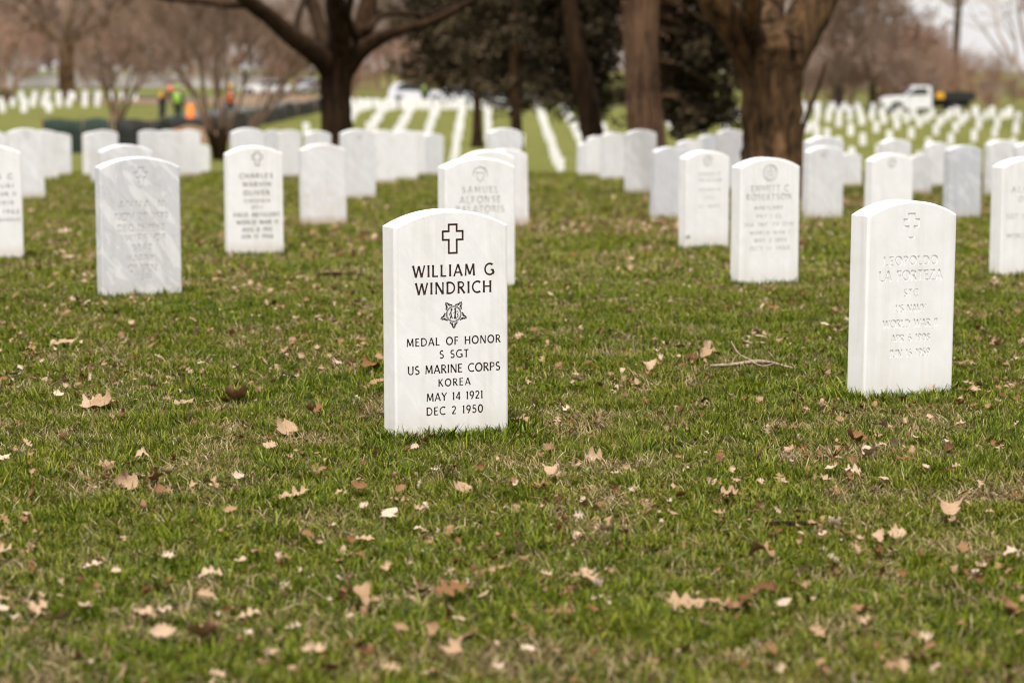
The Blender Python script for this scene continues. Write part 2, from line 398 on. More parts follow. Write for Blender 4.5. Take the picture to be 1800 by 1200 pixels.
# ------------------------------------------------------------------ lettering: flared sans capitals built from strokes
def arc(cx, cy, rx, ry, a0, a1, n=14):
    return [(cx + rx * math.cos(R(a0 + (a1 - a0) * i / n)), cy + ry * math.sin(R(a0 + (a1 - a0) * i / n))) for i in range(n + 1)]
K, T = .195, .150      # thick and thin strokes
def L(*p): return list(p)
GLYPH = {
 'A': (.74, [(L((.02, 0), (.37, 1)), T), (L((.37, 1), (.72, 0)), K), (L((.15, .32), (.59, .32)), T)]),
 'B': (.60, [(L((.08, 0), (.08, 1)), K), ([(.08, .95)] + arc(.28, .74, .22, .21, 90, -90) + [(.08, .53)], T), ([(.08, .53)] + arc(.28, .29, .26, .24, 90, -90) + [(.08, .05)], T)]),
 'C': (.74, [(arc(.46, .5, .42, .46, 52, 308, 22), T * 1.15)]),
 'D': (.76, [(L((.08, 0), (.08, 1)), K), ([(.08, .95)] + arc(.28, .5, .42, .45, 90, -90, 18) + [(.08, .05)], T * 1.1)]),
 'E': (.54, [(L((.08, 0), (.08, 1)), K), (L((.08, .95), (.5, .95)), T), (L((.08, .53), (.44, .53)), T), (L((.08, .05), (.52, .05)), T)]),
 'F': (.52, [(L((.08, 0), (.08, 1)), K), (L((.08, .95), (.5, .95)), T), (L((.08, .52), (.44, .52)), T)]),
 'G': (.80, [(arc(.46, .5, .42, .46, 52, 335, 24), T * 1.15), (L((.76, .06), (.76, .46)), K), (L((.56, .44), (.78, .44)), T)]),
 'H': (.74, [(L((.08, 0), (.08, 1)), K), (L((.66, 0), (.66, 1)), K), (L((.08, .52), (.66, .52)), T)]),
 'I': (.20, [(L((.1, 0), (.1, 1)), K)]),
 'J': (.36, [([(.26, 1), (.26, .25)] + arc(.10, .22, .16, .2, 0, -100, 8), K * .9)]),
 'K': (.64, [(L((.08, 0), (.08, 1)), K), (L((.58, 1), (.12, .48)), T), (L((.22, .58), (.62, 0)), K)]),
 'L': (.52, [(L((.08, 0), (.08, 1)), K), (L((.08, .05), (.5, .05)), T)]),
 'M': (.92, [(L((.08, 0), (.14, 1)), T), (L((.14, 1), (.46, .12)), K), (L((.46, .12), (.78, 1)), T), (L((.78, 1), (.84, 0)), K)]),
 'N': (.78, [(L((.09, 0), (.09, 1)), T), (L((.09, 1), (.69, 0)), K), (L((.69, 0), (.69, 1)), T)]),
 'O': (.88, [(arc(.44, .5, .39, .46, 90, 450, 32), T * 1.2)]),
 'P': (.58, [(L((.08, 0), (.08, 1)), K), ([(.08, .95)] + arc(.28, .71, .25, .24, 90, -90) + [(.08, .47)], T)]),
 'Q': (.88, [(arc(.44, .5, .39, .46, 90, 450, 32), T * 1.2), (L((.5, .25), (.85, -.05)), K)]),
 'R': (.64, [(L((.08, 0), (.08, 1)), K), ([(.08, .95)] + arc(.28, .73, .24, .22, 90, -90) + [(.08, .51)], T), (L((.26, .51), (.62, 0)), K)]),
 'S': (.54, [(arc(.28, .73, .20, .22, 40, 235, 14) + [(.30, .50)] + arc(.27, .27, .23, .22, 60, -145, 14), T * 1.2)]),
 'T': (.62, [(L((.31, 0), (.31, 1)), K), (L((.02, .95), (.60, .95)), T)]),
 'U': (.72, [([(.09, 1), (.09, .35)] + arc(.36, .32, .27, .28, 180, 360, 14) + [(.63, .35), (.63, 1)], T * 1.15)]),
 'V': (.72, [(L((.02, 1), (.36, 0)), K), (L((.36, 0), (.70, 1)), T)]),
 'W': (1.06, [(L((.02, 1), (.28, 0)), K), (L((.28, 0), (.53, .95)), T), (L((.53, .95), (.78, 0)), K), (L((.78, 0), (1.04, 1)), T)]),
 'X': (.66, [(L((.03, 1), (.63, 0)), K), (L((.63, 1), (.03, 0)), T)]),
 'Y': (.66, [(L((.02, 1), (.33, .5)), K), (L((.64, 1), (.33, .5)), T), (L((.33, 0), (.33, .5)), K)]),
 'Z': (.62, [(L((.05, .95), (.57, .95)), T), (L((.57, .95), (.05, .05)), K), (L((.05, .05), (.59, .05)), T)]),
 '0': (.66, [(arc(.33, .5, .27, .46, 90, 450, 28), T * 1.2)]),
 '1': (.30, [(L((.16, 0), (.16, 1)), K), (L((.04, .86), (.16, .97)), T)]),
 '2': (.56, [(arc(.27, .73, .21, .23, 160, -30, 12) + [(.06, .05)], T * 1.15), (L((.06, .05), (.53, .05)), T)]),
 '3': (.54, [(arc(.25, .74, .20, .21, 150, -80, 12), T), (arc(.25, .28, .23, .24, 85, -150, 14), T * 1.2)]),
 '4': (.62, [(L((.44, 0), (.44, 1)), K), (L((.44, 1), (.04, .28)), T), (L((.04, .28), (.6, .28)), T)]),
 '5': (.54, [(L((.12, .95), (.47, .95)), T), (L((.12, .95), (.1, .55)), T), ([(.1, .55)] + arc(.24, .31, .24, .27, 95, -145, 14), T * 1.2)]),
 '6': (.58, [(arc(.29, .31, .23, .27, 90, 450, 22), T * 1.1), ([(.07, .36), (.14, .68), (.36, 1)], T * 1.1)]),
 '7': (.54, [(L((.04, .95), (.52, .95)), T), (L((.52, .95), (.17, 0)), K)]),
 '8': (.56, [(arc(.28, .75, .19, .20, 90, 450, 18), T), (arc(.28, .28, .23, .24, 90, 450, 20), T * 1.15)]),
 '9': (.58, [(arc(.29, .69, .23, .27, 90, 450, 22), T * 1.1), ([(.51, .64), (.44, .32), (.22, 0)], T * 1.1)]),
}
def ribbon(pts, w, flare=True):
    """a stroke as quads, a little waisted in the middle and flared at its ends"""
    n = len(pts); out = []; Lp = []
    tot = sum(math.dist(pts[i], pts[i + 1]) for i in range(n - 1))
    if n == 2:
        pts = [(pts[0][0] + (pts[1][0] - pts[0][0]) * t, pts[0][1] + (pts[1][1] - pts[0][1]) * t) for t in (0, .12, .5, .88, 1)]; n = 5
    closed = math.dist(pts[0], pts[-1]) < 1e-6
    run = 0
    for i in range(n):
        a = pts[i - 1] if i else (pts[-2] if closed else pts[0])
        b = pts[i + 1] if i < n - 1 else (pts[1] if closed else pts[-1])
        dx, dy = b[0] - a[0], b[1] - a[1]; l = math.hypot(dx, dy) or 1
        if i: run += math.dist(pts[i - 1], pts[i])
        t = run / max(tot, 1e-6)
        k = 1.0 if (closed or not flare) else .86 + .26 * abs(2 * t - 1) ** 4
        Lp.append(((pts[i][0] - dy / l * w * k / 2, pts[i][1] + dx / l * w * k / 2), (pts[i][0] + dy / l * w * k / 2, pts[i][1] - dx / l * w * k / 2)))
    for i in range(n - 1):
        out.append([Lp[i][0], Lp[i][1], Lp[i + 1][1], Lp[i + 1][0]])
    return out
def text_polys(s, cx, z0, cap, width=None, weight=1.0, slant=0.0):
    tr = .20
    adv = lambda t: sum((GLYPH[c][0] if c != ' ' else .42) for c in s) + t * (len(s) - 1)
    sx = 1.0
    if width:
        tr = (width / cap - adv(0)) / max(1, len(s) - 1)
        if tr > .30: sx = (width / cap) / adv(.30); tr = .30
        if tr < .10: sx = (width / cap) / adv(.10); tr = .10
    x = -adv(tr) / 2 * sx; polys = []
    for c in s:
        if c == ' ': x += (.42 + tr) * sx; continue
        a, strokes = GLYPH[c]
        for pts, w in strokes:
            for q in ribbon([((x + p[0] * sx) * cap, p[1] * cap) for p in pts], w * cap * weight):
                polys.append([(cx + p[0], z0 + p[1]) for p in q])
        x += (a + tr) * sx
    return polys
def outline_polys(pts, w):
    return ribbon(list(pts) + [pts[0]], w, False) + [[(p[0] - w / 2, p[1] - w / 2), (p[0] + w / 2, p[1] - w / 2), (p[0] + w / 2, p[1] + w / 2), (p[0] - w / 2, p[1] + w / 2)] for p in pts]
def cross_polys(cx, cz, w, h, bar, line):
    a, b = bar / 2, w / 2; t = h / 2; zt, zb = cz + h * .5 - h * .235, cz + h * .5 - h * .235 - bar
    P = [(cx - a, cz + t), (cx - a, zt), (cx - b, zt), (cx - b, zb), (cx - a, zb), (cx - a, cz - t), (cx + a, cz - t), (cx + a, zb), (cx + b, zb), (cx + b, zt), (cx + a, zt), (cx + a, cz + t)]
    out = []
    for i in range(12):
        p, q = P[i], P[(i + 1) % 12]
        x0, x1 = sorted((p[0], q[0])); z0, z1 = sorted((p[1], q[1])); k = line / 2
        out.append([(x0 - k, z0 - k), (x1 + k, z0 - k), (x1 + k, z1 + k), (x0 - k, z1 + k)])
    return out
def ring_polys(cx, cz, r, line, rz=None, n=36):
    return ribbon(arc(cx, cz, r, rz or r, 90, 450, n), line, False)
def star_emblem(cx, cz, r, line):
    """wreath-like ring with a small five-pointed star: a religious or service emblem seen from far"""
    o = ring_polys(cx, cz, r, line) + ring_polys(cx, cz, r * .78, line * .6)
    P = [(cx + r * (.55 if i % 2 == 0 else .22) * math.cos(R(90 + 36 * i)), cz + r * (.55 if i % 2 == 0 else .22) * math.sin(R(90 + 36 * i))) for i in range(10)]
    return o + outline_polys(P, line * .8)
def medal_polys(cx, cz, r):
    """inverted five-pointed star with trefoil tips round a medallion that holds two small standing figures"""
    o = []; lw = r * .078
    o += ring_polys(cx, cz, r * .60, lw * .8, n=40) + ring_polys(cx, cz, r * .53, lw * .45, n=40)
    for i in range(5):
        a = R(-90 + 72 * i); ux, uz = math.cos(a), math.sin(a); px, pz = -uz, ux
        def q(u, v): return (cx + ux * r * u + px * r * v, cz + uz * r * u + pz * r * v)
        for sg in (-1, 1):
            o += ribbon([q(.62, .30 * sg), q(.93, .06 * sg)], lw * 1.5)
            o += ribbon([q(.66, .13 * sg), q(.84, .05 * sg)], lw * .8)
            c = q(.97, .085 * sg); o += ring_polys(c[0], c[1], r * .045, lw * .7, n=10)
        c = q(1.06, 0); o += ring_polys(c[0], c[1], r * .05, lw * .7, n=10)
    def st(p, w): return ribbon([(cx + x * r, cz + y * r) for x, y in p], w * r, False)
    # two figures facing each other, one with a shield arm
    o += st([(-.20, .30), (-.24, .10), (-.20, -.12), (-.30, -.36)], .10) + st([(-.22, -.10), (-.10, -.36)], .08) + st([(-.23, .12), (-.36, .02), (-.30, -.14)], .06)
    o += ring_polys(cx - .17 * r, cz + .36 * r, .05 * r, .07 * r, n=10)
    o += st([(.12, .32), (.14, .08), (.10, -.14), (.20, -.40)], .12) + st([(.12, -.10), (.02, -.38)], .09) + st([(.14, .14), (.30, .22), (.38, .05)], .06) + st([(.13, .18), (-.02, .05)], .06)
    o += st([(.28, .02), (.36, -.12), (.30, -.28)], .08) + ring_polys(cx + .12 * r, cz + .38 * r, .05 * r, .08 * r, n=10)
    return o

def area2(p): return sum(p[i][0] * p[(i + 1) % len(p)][1] - p[(i + 1) % len(p)][0] * p[i][1] for i in range(len(p)))
def stone_outline(w, h, rise, inset=0.0, bury=-.12, n=20):
    hw = w / 2 - inset
    pts = [(-hw, bury), (hw, bury)]
    Rr = ((w / 2) ** 2 + rise ** 2) / (2 * rise); cz = h - Rr
    a = math.asin((w / 2) / Rr) * (hw / (w / 2))
    for i in range(n + 1):
        t = a - 2 * a * i / n
        pts.append(((Rr - inset) * math.sin(t), cz + (Rr - inset) * math.cos(t)))
    return pts
def stone_mesh(w, h, t, rise, polys, depth, ink, bev=.006):
    """a round-topped marble slab with its letters really cut into the face; returns (stone, cut) vertex/face lists"""
    S, C = MB(), MB()
    F = stone_outline(w, h, rise, bev)
    O = stone_outline(w, h, rise, 0); M = stone_outline(w, h, rise, bev * .3)
    rings = [(F, -t / 2), (M, -t / 2 + bev * .3), (O, -t / 2 + bev), (O, t / 2 - bev), (M, t / 2 - bev * .3), (F, t / 2)]
    n = len(F)
    vs = [Vector((p[0], y, p[1])) for ring, y in rings for p in ring]
    fs = []
    for k in range(5):
        for i in range(n):
            j = (i + 1) % n
            fs.append((k * n + i, (k + 1) * n + i, (k + 1) * n + j, k * n + j))
    fs.append(tuple(range(5 * n, 6 * n))[::-1])
    S.add(vs, [f[::-1] for f in fs])
    if not polys:
        S.add([Vector((p[0], -t / 2, p[1])) for p in F], [tuple(range(n))])
        return S, None
    verts, faces = [], []
    for p in [F] + polys:
        if area2(p) < 0: p = p[::-1]
        if abs(area2(p)) < 1e-9: continue
        faces.append(list(range(len(verts), len(verts) + len(p)))); verts.extend(Vector(q) for q in p)
    V, E, Fa, ov, oe, of = delaunay_2d_cdt(verts, [], faces, 1, 2e-6)
    front = [Vector((v.x, -t / 2, v.y)) for v in V]
    cut = [any(i > 0 for i in of[k]) for k in range(len(Fa))]
    S.add(front, [tuple(f) for k, f in enumerate(Fa) if not cut[k]])
    back = [Vector((v.x, -t / 2 + depth, v.y)) for v in V]
    cf = [tuple(f) for k, f in enumerate(Fa) if cut[k]]
    nv = len(V); edges = {}
    for f in cf:
        for i in range(len(f)):
            e = (f[i], f[(i + 1) % len(f)])
            edges[e] = 1
    fl = [tuple(i + nv for i in f) for f in cf]
    for (a, b2) in edges:
        if (b2, a) not in edges: fl.append((a, b2, b2 + nv, a + nv))
    used = sorted({i for f in fl for i in f}); mp = {u: i for i, u in enumerate(used)}
    allv = front + back
    C.add([allv[u] for u in used], [tuple(mp[i] for i in f) for f in fl])
    return S, C

THETA = 22.0
STONES = []          # footprints for the scatters
def headstone(px, label, D=None, inscr=None, ink=None, depth=.003, emblem=None, group=None, vein=.25, grey=0.0, soil=.3, th=None, wfix=None, lean=0.0, tilt=0.0, split=None, rise=.044):
    """px = (left, right, top, base) in the photograph; the base is dropped to the lawn, sizes follow from the distance"""
    x0, x1, yt, yb = px
    th = THETA if th is None else th
    xc = (x0 + x1) / 2
    if D is None: p = hit(xc, yb)
    else:
        r = ray(xc, yb); p = Vector((r.x * D, D, gz(r.x * D, D)))
    s = FPX / (p.y * cp + (CAMZ - p.z) * sp)
    h = at(xc, yt, p.y).z - p.z
    h = min(max(h, .45), .74)
    an = R(th) + math.atan((xc - 900) / FPX)
    t = .100
    w = ((x1 - x0) / s - t * abs(math.sin(an))) / math.cos(an)
    w = wfix or min(max(w, .295), .36)
    faces = []
    def loc(pxx, pyy):
        # photograph pixel -> face coordinates (the face is a plane of this very stone)
        d = ray(pxx, pyy); nrm = Vector((math.sin(R(th)), -math.cos(R(th)), 0)); o = p + nrm * (t / 2)
        k = (o - Vector((0, 0, CAMZ))).dot(nrm) / d.dot(nrm)
        q = Vector((0, 0, CAMZ)) + d * k - o
        return q.dot(Vector((math.cos(R(th)), math.sin(R(th)), 0))), q.z
    polys, epolys, boxes = [], [], []
    def bound(nm, pl):
        boxes.append((nm, (min(q[0] for k in pl for q in k), max(q[0] for k in pl for q in k), min(q[1] for k in pl for q in k), max(q[1] for k in pl for q in k))))
        return pl
    for row in (inscr or []):
        txt, xa, xb, ya, ybm = row[:5]
        u0, zt = loc(xa, ya); u1, zb = loc(xb, ybm)
        um = (u0 + u1) / 2
        polys += bound('inscription', text_polys(txt, um, loc((xa + xb) / 2, ybm)[1], abs(loc((xa + xb) / 2, ya)[1] - loc((xa + xb) / 2, ybm)[1]), abs(u1 - u0), row[5] if len(row) > 5 else 1.0))
    for e in (emblem or []):
        kind, ex, ey, ew, eh = e
        cu, cz = loc(ex, ey); ww = abs(loc(ex + ew / 2, ey)[0] - loc(ex - ew / 2, ey)[0]); hh = abs(loc(ex, ey - eh / 2)[1] - loc(ex, ey + eh / 2)[1])
        if kind == 'cross': epolys += bound('cross_emblem', cross_polys(cu, cz, ww, hh, ww * .40, .0054))
        if kind == 'star': epolys += bound('round_emblem', star_emblem(cu, cz, ww / 2, .0045))
        if kind == 'medal': epolys += bound('star_emblem', medal_polys(cu, cz, ww / 2))
        if kind == 'chip': epolys += bound('chip', [[(cu - ww * .5, cz), (cu - ww * .2, cz - hh * .5), (cu + ww * .35, cz - hh * .3), (cu + ww * .5, cz + hh * .2), (cu, cz + hh * .5), (cu - ww * .35, cz + hh * .3)]])
        if kind == 'shield': epolys += bound('shield_emblem', ribbon(arc(cu, cz, ww / 2, ww / 2, -20, 200, 20), .006, False) + outline_polys([(cu - ww * .28, cz + ww * .12), (cu + ww * .28, cz + ww * .12), (cu + ww * .24, cz - ww * .25), (cu, cz - ww * .5), (cu - ww * .24, cz - ww * .25)], .0045))
    S, C = stone_mesh(w, h, t, rise, polys + epolys, depth, ink)
    o = S.build('headstone', MARBLE)
    o.location = p
    o.rotation_euler = (R(lean), R(tilt), R(th))
    tag(o, label, 'headstone', group or 'white marble headstones on the near lawn')
    o['veining'] = float(vein); o['greyness'] = float(grey); o['soiling'] = float(soil)
    if C:
        # each emblem and each line of lettering is a part of its own
        me = C.mesh('inscription')
        for nm, (a0, a1, b0, b1) in boxes:
            bm = bmesh.new(); bm.from_mesh(me)
            kill = []
            for f in bm.faces:
                c = f.calc_center_median()
                if not (a0 - .001 <= c.x <= a1 + .001 and b0 - .001 <= c.z <= b1 + .001): kill.append(f)
            bmesh.ops.delete(bm, geom=kill, context='FACES')
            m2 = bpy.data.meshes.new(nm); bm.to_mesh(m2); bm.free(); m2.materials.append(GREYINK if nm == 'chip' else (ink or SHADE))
            c = bpy.data.objects.new(nm, m2); COL.objects.link(c); c.parent = o
    STONES.append((p.x, p.y, R(th), w, t))
    return o

# ---- the two nearest stones
main = headstone((676, 893, 368, 766), 'nearest white headstone with dark brown lettering, outlined cross and star medal', wfix=.331,
    inscr=[('WILLIAM G', 726, 868, 465, 486), ('WINDRICH', 731, 864, 495.5, 516.5), ('MEDAL OF HONOR', 715, 880, 592, 606), ('S SGT', 773, 824, 615, 629),
           ('US MARINE CORPS', 717, 879, 640, 655), ('KOREA', 771, 827, 665, 678), ('MAY 14 1921', 750, 849, 689, 703), ('DEC 2 1950', 750, 849, 713.5, 727.5)],
    emblem=[('cross', 796.5, 420, 35, 50), ('medal', 798, 552, 43, 48)], ink=INK, vein=.16, grey=.0, soil=.2, lean=-.3)
headstone((1489, 1672, 352, 697), 'white headstone at right with unpainted incised cross and lettering, second nearest of all',
    inscr=[('LEOPOLDO', 1553, 1647, 450, 466), ('LA FORTEZA', 1545, 1655, 475, 493), ('STC', 1588, 1613, 508, 521), ('US NAVY', 1574, 1626, 535, 548),
           ('WORLD WAR II', 1552, 1647, 561, 575), ('APR 6 1908', 1566, 1634, 587, 600), ('JUN 16 1959', 1563, 1634, 613, 627)],
    emblem=[('cross', 1601, 397, 26, 42)], depth=.0022, ink=MARBLE, vein=.06, soil=.1, th=23, tilt=.3)
# ---- second row
headstone((170, 322, 276, 522), 'grey streaked marble headstone with diagonal dark veins and faint incised cross, left lawn',
    inscr=[('ANNA M', 208, 290, 353, 366), ('NOV 20 1879', 202, 296, 374, 388), ('DEC 15 1962', 207, 290, 394, 406), ('WIFE OF', 220, 292, 412, 424), ('SEA2', 234, 267, 429, 440), ('HARRY', 223, 272, 448, 459), ('OLSEN', 225, 276, 465, 478), ('USN', 237, 266, 481, 492)],
    emblem=[('cross', 248, 312, 22, 34)], ink=SHADE, vein=.8, grey=.42, soil=.15, th=24, depth=.002)
headstone((770, 906, 277, 510), 'white headstone standing directly behind the dark lettered one, with grey shield emblem at its top',
    inscr=[('SAMUEL', 812, 876, 328, 339), ('ALFONSE', 808, 880, 345, 357), ('PALATORIS', 802, 886, 362, 374)], emblem=[('shield', 844, 307, 24, 26)], ink=SHADE, vein=.15, soil=.2, th=23)
headstone((1283, 1403, 277, 502), 'white headstone with incised round star emblem in front of the thick right tree trunk',
    inscr=[('EMMETT C', 1321, 1386, 326, 337), ('ROBERTSON', 1312, 1391, 341, 352), ('MARYLAND', 1326, 1376, 362, 369), ('PVT 1 CL', 1330, 1374, 377, 384), ('316 INF 79 DIV', 1308, 1395, 391, 398), ('WORLD WAR I', 1318, 1388, 406, 412), ('MAY 2 1894', 1326, 1382, 419, 426), ('OCT 11 1960', 1318, 1388, 433, 440)],
    emblem=[('star', 1354, 304, 25, 25)], ink=SHADE, vein=.12, soil=.15)
headstone((1739, 1858, 277, 487), 'white headstone cut off by the right edge of the photo, with faint incised lines',
    inscr=[('ALBERT', 1778, 1838, 328, 338), ('OHIO', 1790, 1826, 345, 354), ('SGT US ARMY', 1770, 1845, 376, 384), ('WORLD WAR II', 1770, 1845, 410, 418)], ink=SHADE, vein=.1, soil=.15)
# ---- third row
headstone((-70, 41, 255, 458), 'white headstone cut off by the left edge of the photo, with grey painted lines',
    inscr=[('EDWIN C', -52, 22, 306, 315), ('MISSOURI', -50, 24, 324, 331), ('WORLD WAR II', -56, 28, 338, 345), ('FEB 7 1919', -50, 24, 354, 361), ('MAY 9 1962', -50, 34, 369, 376), ('US NAVAL RESERVE', -58, 36, 384, 390)], ink=GREYINK, vein=.1, soil=.35, th=19)
headstone((396, 499, 257, 450), 'white headstone with many rows of grey painted lettering and diamond-like cross, left of centre',
    inscr=[('CHARLES', 421, 479, 305, 313, 1.2), ('MARVIN', 427, 476, 320, 328, 1.2), ('OLIVER', 428, 474, 335, 343, 1.2), ('VIRGINIA', 429, 475, 350, 356, 1.1), ('PFC', 443, 462, 362, 368, 1.1), ('FIELD ARTILLERY', 411, 492, 374, 381, 1.3), ('WORLD WAR II', 416, 488, 387, 394, 1.3), ('AUG 8 1911', 426, 478, 400, 407, 1.3), ('JUN 11 1966', 424, 480, 412, 419, 1.3)],
    emblem=[('cross', 452, 279, 17, 24)], ink=GREYINK, vein=.12, soil=.35, th=19)
headstone((808, 905, 264, 440), 'white headstone mostly hidden behind the one with the shield emblem', D=12.4, vein=.15, soil=.2)
headstone((1192, 1281, 265, 438), 'creamy headstone with small round emblem and dark chip low on its left side',
    inscr=[('HAROLD', 1228, 1266, 303, 309), ('JACKSON', 1226, 1268, 314, 320), ('GEORGIA', 1228, 1266, 331, 336), ('CPL', 1238, 1256, 345, 350), ('US ARMY', 1228, 1266, 360, 365)],
    emblem=[('star', 1244, 283, 15, 15), ('chip', 1209, 417, 10, 6)], ink=SHADE, vein=.15, soil=.3, th=24)
headstone((1518, 1602, 270, 425), 'plain white headstone half hidden behind the second nearest headstone', D=14.2, vein=.1, soil=.1, emblem=[('star', 1568, 287, 14, 14)], ink=SHADE)
# ---- fourth row and beyond: small, out of focus
G2 = 'out of focus headstones before the crest'
def far_stone(px, label, **kw):
    kw.setdefault('vein', random.uniform(.15, .6)); kw.setdefault('soil', random.uniform(.4, 1.0)); kw.setdefault('grey', random.uniform(.05, .4)); kw.setdefault('th', THETA + random.uniform(-2.5, 2.5))
    kw.setdefault('lean', random.uniform(-1.2, 1.2)); kw.setdefault('tilt', random.uniform(-1.0, 1.0))
    return headstone(px, label, group=G2, **kw)
far_stone((527, 610, 253, 400), 'blank stained headstone with brown soil at its foot, right of the grey lettered one', soil=1.0, vein=.35)
far_stone((853, 930, 262, 400), 'headstone peeking out at right behind the two stacked behind the dark lettered one', vein=.3, grey=.2)
far_stone((1142, 1206, 258, 385), 'bluish grey headstone tucked behind the creamy one with the dark chip', grey=.9, vein=.4, soil=.1)
far_stone((1411, 1481, 257, 387), 'creamy headstone just right of the thick tree trunk with reddish soil behind it', soil=.4, emblem=[('star', 1449, 272, 11, 11)], ink=SHADE)
far_stone((1657, 1723, 255, 386), 'grey headstone with vertical streaks, upper right of the second nearest headstone', grey=.8, vein=.9, soil=.2)
far_stone((10, 85, 223, 352), 'pale headstone with faint round emblem right of the one cut by the left edge', emblem=[('star', 48, 237, 14, 14)], ink=SHADE)
far_stone((48, 113, 226, 318), 'headstone overlapping the pale one with the faint emblem, just behind it')
far_stone((82, 127, 234, 300), 'last headstone of the overlapping set at far left, rounded against the dark fence')
far_stone((153, 216, 222, 325), 'tall headstone with a brown stain near its top, behind the grey streaked one', soil=1.0)
far_stone((143, 190, 232, 296), 'headstone showing only a thin left edge behind the tall brown stained one')
far_stone((176, 272, 254, 420), 'beige topped headstone hidden behind the grey streaked one', D=13.6, soil=.9)
far_stone((272, 325, 223, 313), 'bright headstone rising behind the right shoulder of the grey streaked one', soil=.3)
far_stone((241, 288, 225, 302), 'headstone partly covered by the bright one behind the grey streaked stone')
far_stone((316, 353, 227, 297), 'slim headstone close behind the bright one, toward the bushy shrub')
far_stone((340, 370, 254, 300), 'low headstone sunk past the crest in front of the bushy shrub', D=40)
far_stone((597, 662, 227, 352), 'headstone in front of the left tree trunk with soiled foot', soil=.6, emblem=[('star', 633, 241, 9, 9)], ink=SHADE)
far_stone((407, 467, 222, 340), 'greyish headstone whose top shows over the grey lettered one', D=20.5, grey=.5)
far_stone((486, 534, 223, 314), 'headstone between the grey lettered one and the left tree trunk, tallest of that cluster')
far_stone((467, 496, 228, 302), 'narrow sliver of a headstone left of the tallest of the cluster by the left tree')
far_stone((534, 582, 230, 320), 'headstone at the foot of the left tree trunk, over the blank stained one', D=25)
far_stone((652, 697, 222, 326), 'brown footed headstone second in the receding line right of the left tree', soil=1.0)
far_stone((690, 735, 228, 318), 'headstone third in the receding line right of the left tree')
far_stone((722, 753, 231, 303), 'headstone fourth in the receding line right of the left tree')
far_stone((745, 779, 235, 299), 'headstone at the far end of the receding line right of the left tree', grey=.5)
far_stone((857, 918, 224, 345), 'grey faced headstone rising above the stack behind the dark lettered one', D=20.5, grey=.5)
far_stone((1095, 1157, 228, 343), 'headstone with pinkish stain at its top in front of the cedar trunk', soil=.8)
far_stone((1053, 1100, 233, 318), 'headstone left of the pink stained one before the cedar trunk')
far_stone((1032, 1062, 239, 310), 'headstone second left of the pink stained one, by the leaning dark trunk')
far_stone((1014, 1046, 250, 308), 'headstone at the left end of the line under the leaning dark trunk', grey=.4)
far_stone((1188, 1236, 246, 330), 'headstone top visible between the cedar trunk and the creamy one with the chip', D=27)
far_stone((1224, 1264, 237, 322), 'grey headstone top left of the thick trunk, seen over the creamy stone', D=28, grey=.9)
far_stone((1258, 1309, 227, 325), 'headstone touching the left edge of the thick right tree trunk', D=25)
far_stone((1408, 1483, 240, 345), 'wide grey headstone top behind the creamy one right of the thick trunk', D=19, grey=.5)
far_stone((1540, 1598, 244, 340), 'headstone top behind the plain white one right of the thick trunk', D=21.5, grey=.3)
far_stone((1621, 1666, 250, 333), 'pale headstone left of the grey one with vertical streaks')
far_stone((1728, 1786, 246, 346), 'headstone in the gap between the streaked one and the right edge stone')
far_stone((1778, 1832, 250, 348), 'headstone top poking over the stone at the right edge')
far_stone((1479, 1508, 272, 327), 'small low headstone between the creamy one and the plain white one', D=27)
far_stone((1601, 1626, 283, 333), 'low headstone sliver left of the pale one by the streaked stone', D=24)
far_stone((-30, 13, 231, 310), 'headstone corner peeping at the upper left edge', D=27)

# ---- the far rows: one shape, copied
S, _ = stone_mesh(.33, .62, .10, .044, None, 0, None)
fm = S.mesh('far_headstone'); fm.materials.append(MARBLE)
proto = None
def row_stone(x, d, label, group):
    global proto
    if proto is None:
        o = proto = bpy.data.objects.new('headstone', fm)
    else: o = proto.copy()
    COL.objects.link(o)
    x += random.uniform(-.06, .06); d += random.uniform(-.08, .08)
    o.location = (x, d, gz(x, d) + random.uniform(-.05, .04))
    o.rotation_euler = (R(random.uniform(-2, 2)), R(random.uniform(-1.8, 1.8)), R(8 + random.uniform(-4, 4)))
    tag(o, label, 'headstone', group)
    o['veining'] = .15; o['greyness'] = random.choice((0, 0, 0, .2)); o['soiling'] = random.uniform(0, .3)
    return o
colnames = ['first', 'second', 'third', 'fourth', 'fifth', 'sixth', 'seventh', 'eighth', 'ninth', 'tenth']
for k in range(10):
    x = -8.7 + 1.5 * k
    n = [8, 8, 9, 11, 14, 14, 10, 14, 14, 8][k]
    for j in range(n):
        d = 131 - 3.05 * j + (.4 * k % 1)
        row_stone(x - .012 * (d - 110), d, 'small white headstone in the %s distant column from the left tree trunk' % colnames[k], 'distant column %s from the left tree' % colnames[k])
for k in range(7):
    for j in range(5):
        row_stone(7.2 + 1.55 * k, 131 - 3.3 * j + (1.6 if k % 2 else 0), 'small white headstone seen between the cedar trunk and the thick right trunk', 'distant stones between the cedar and the thick trunk')
for k in range(11):
    for j in range(8):
        x = 17.4 + 1.7 * k - .06 * j; d = 142.5 - 4.9 * j + (2.45 if k % 2 else 0)
        if (k > 7 and random.random() < .3) or k * 1.7 > 16.5: continue
        row_stone(x, d, 'small white headstone in the staggered rows below the white truck', 'distant staggered rows below the truck')
for j, (d, xs) in enumerate(((139, (5, 28, 48, 61, 82, 107, 126, 152, 172)), (118, (12, 48, 86)))):
    for q in xs:
        row_stone((q - 900) / FPX * d, d + random.uniform(-.6, .6), 'small white headstone on the green slope behind the dark fence at left', 'distant stones on the left slope')
for q, d in ((545, 96), (555, 100), (540, 104)):
    row_stone((q - 900) / FPX * d, d, 'small white headstone just left of the left tree trunk', 'distant stones left of the left trunk')
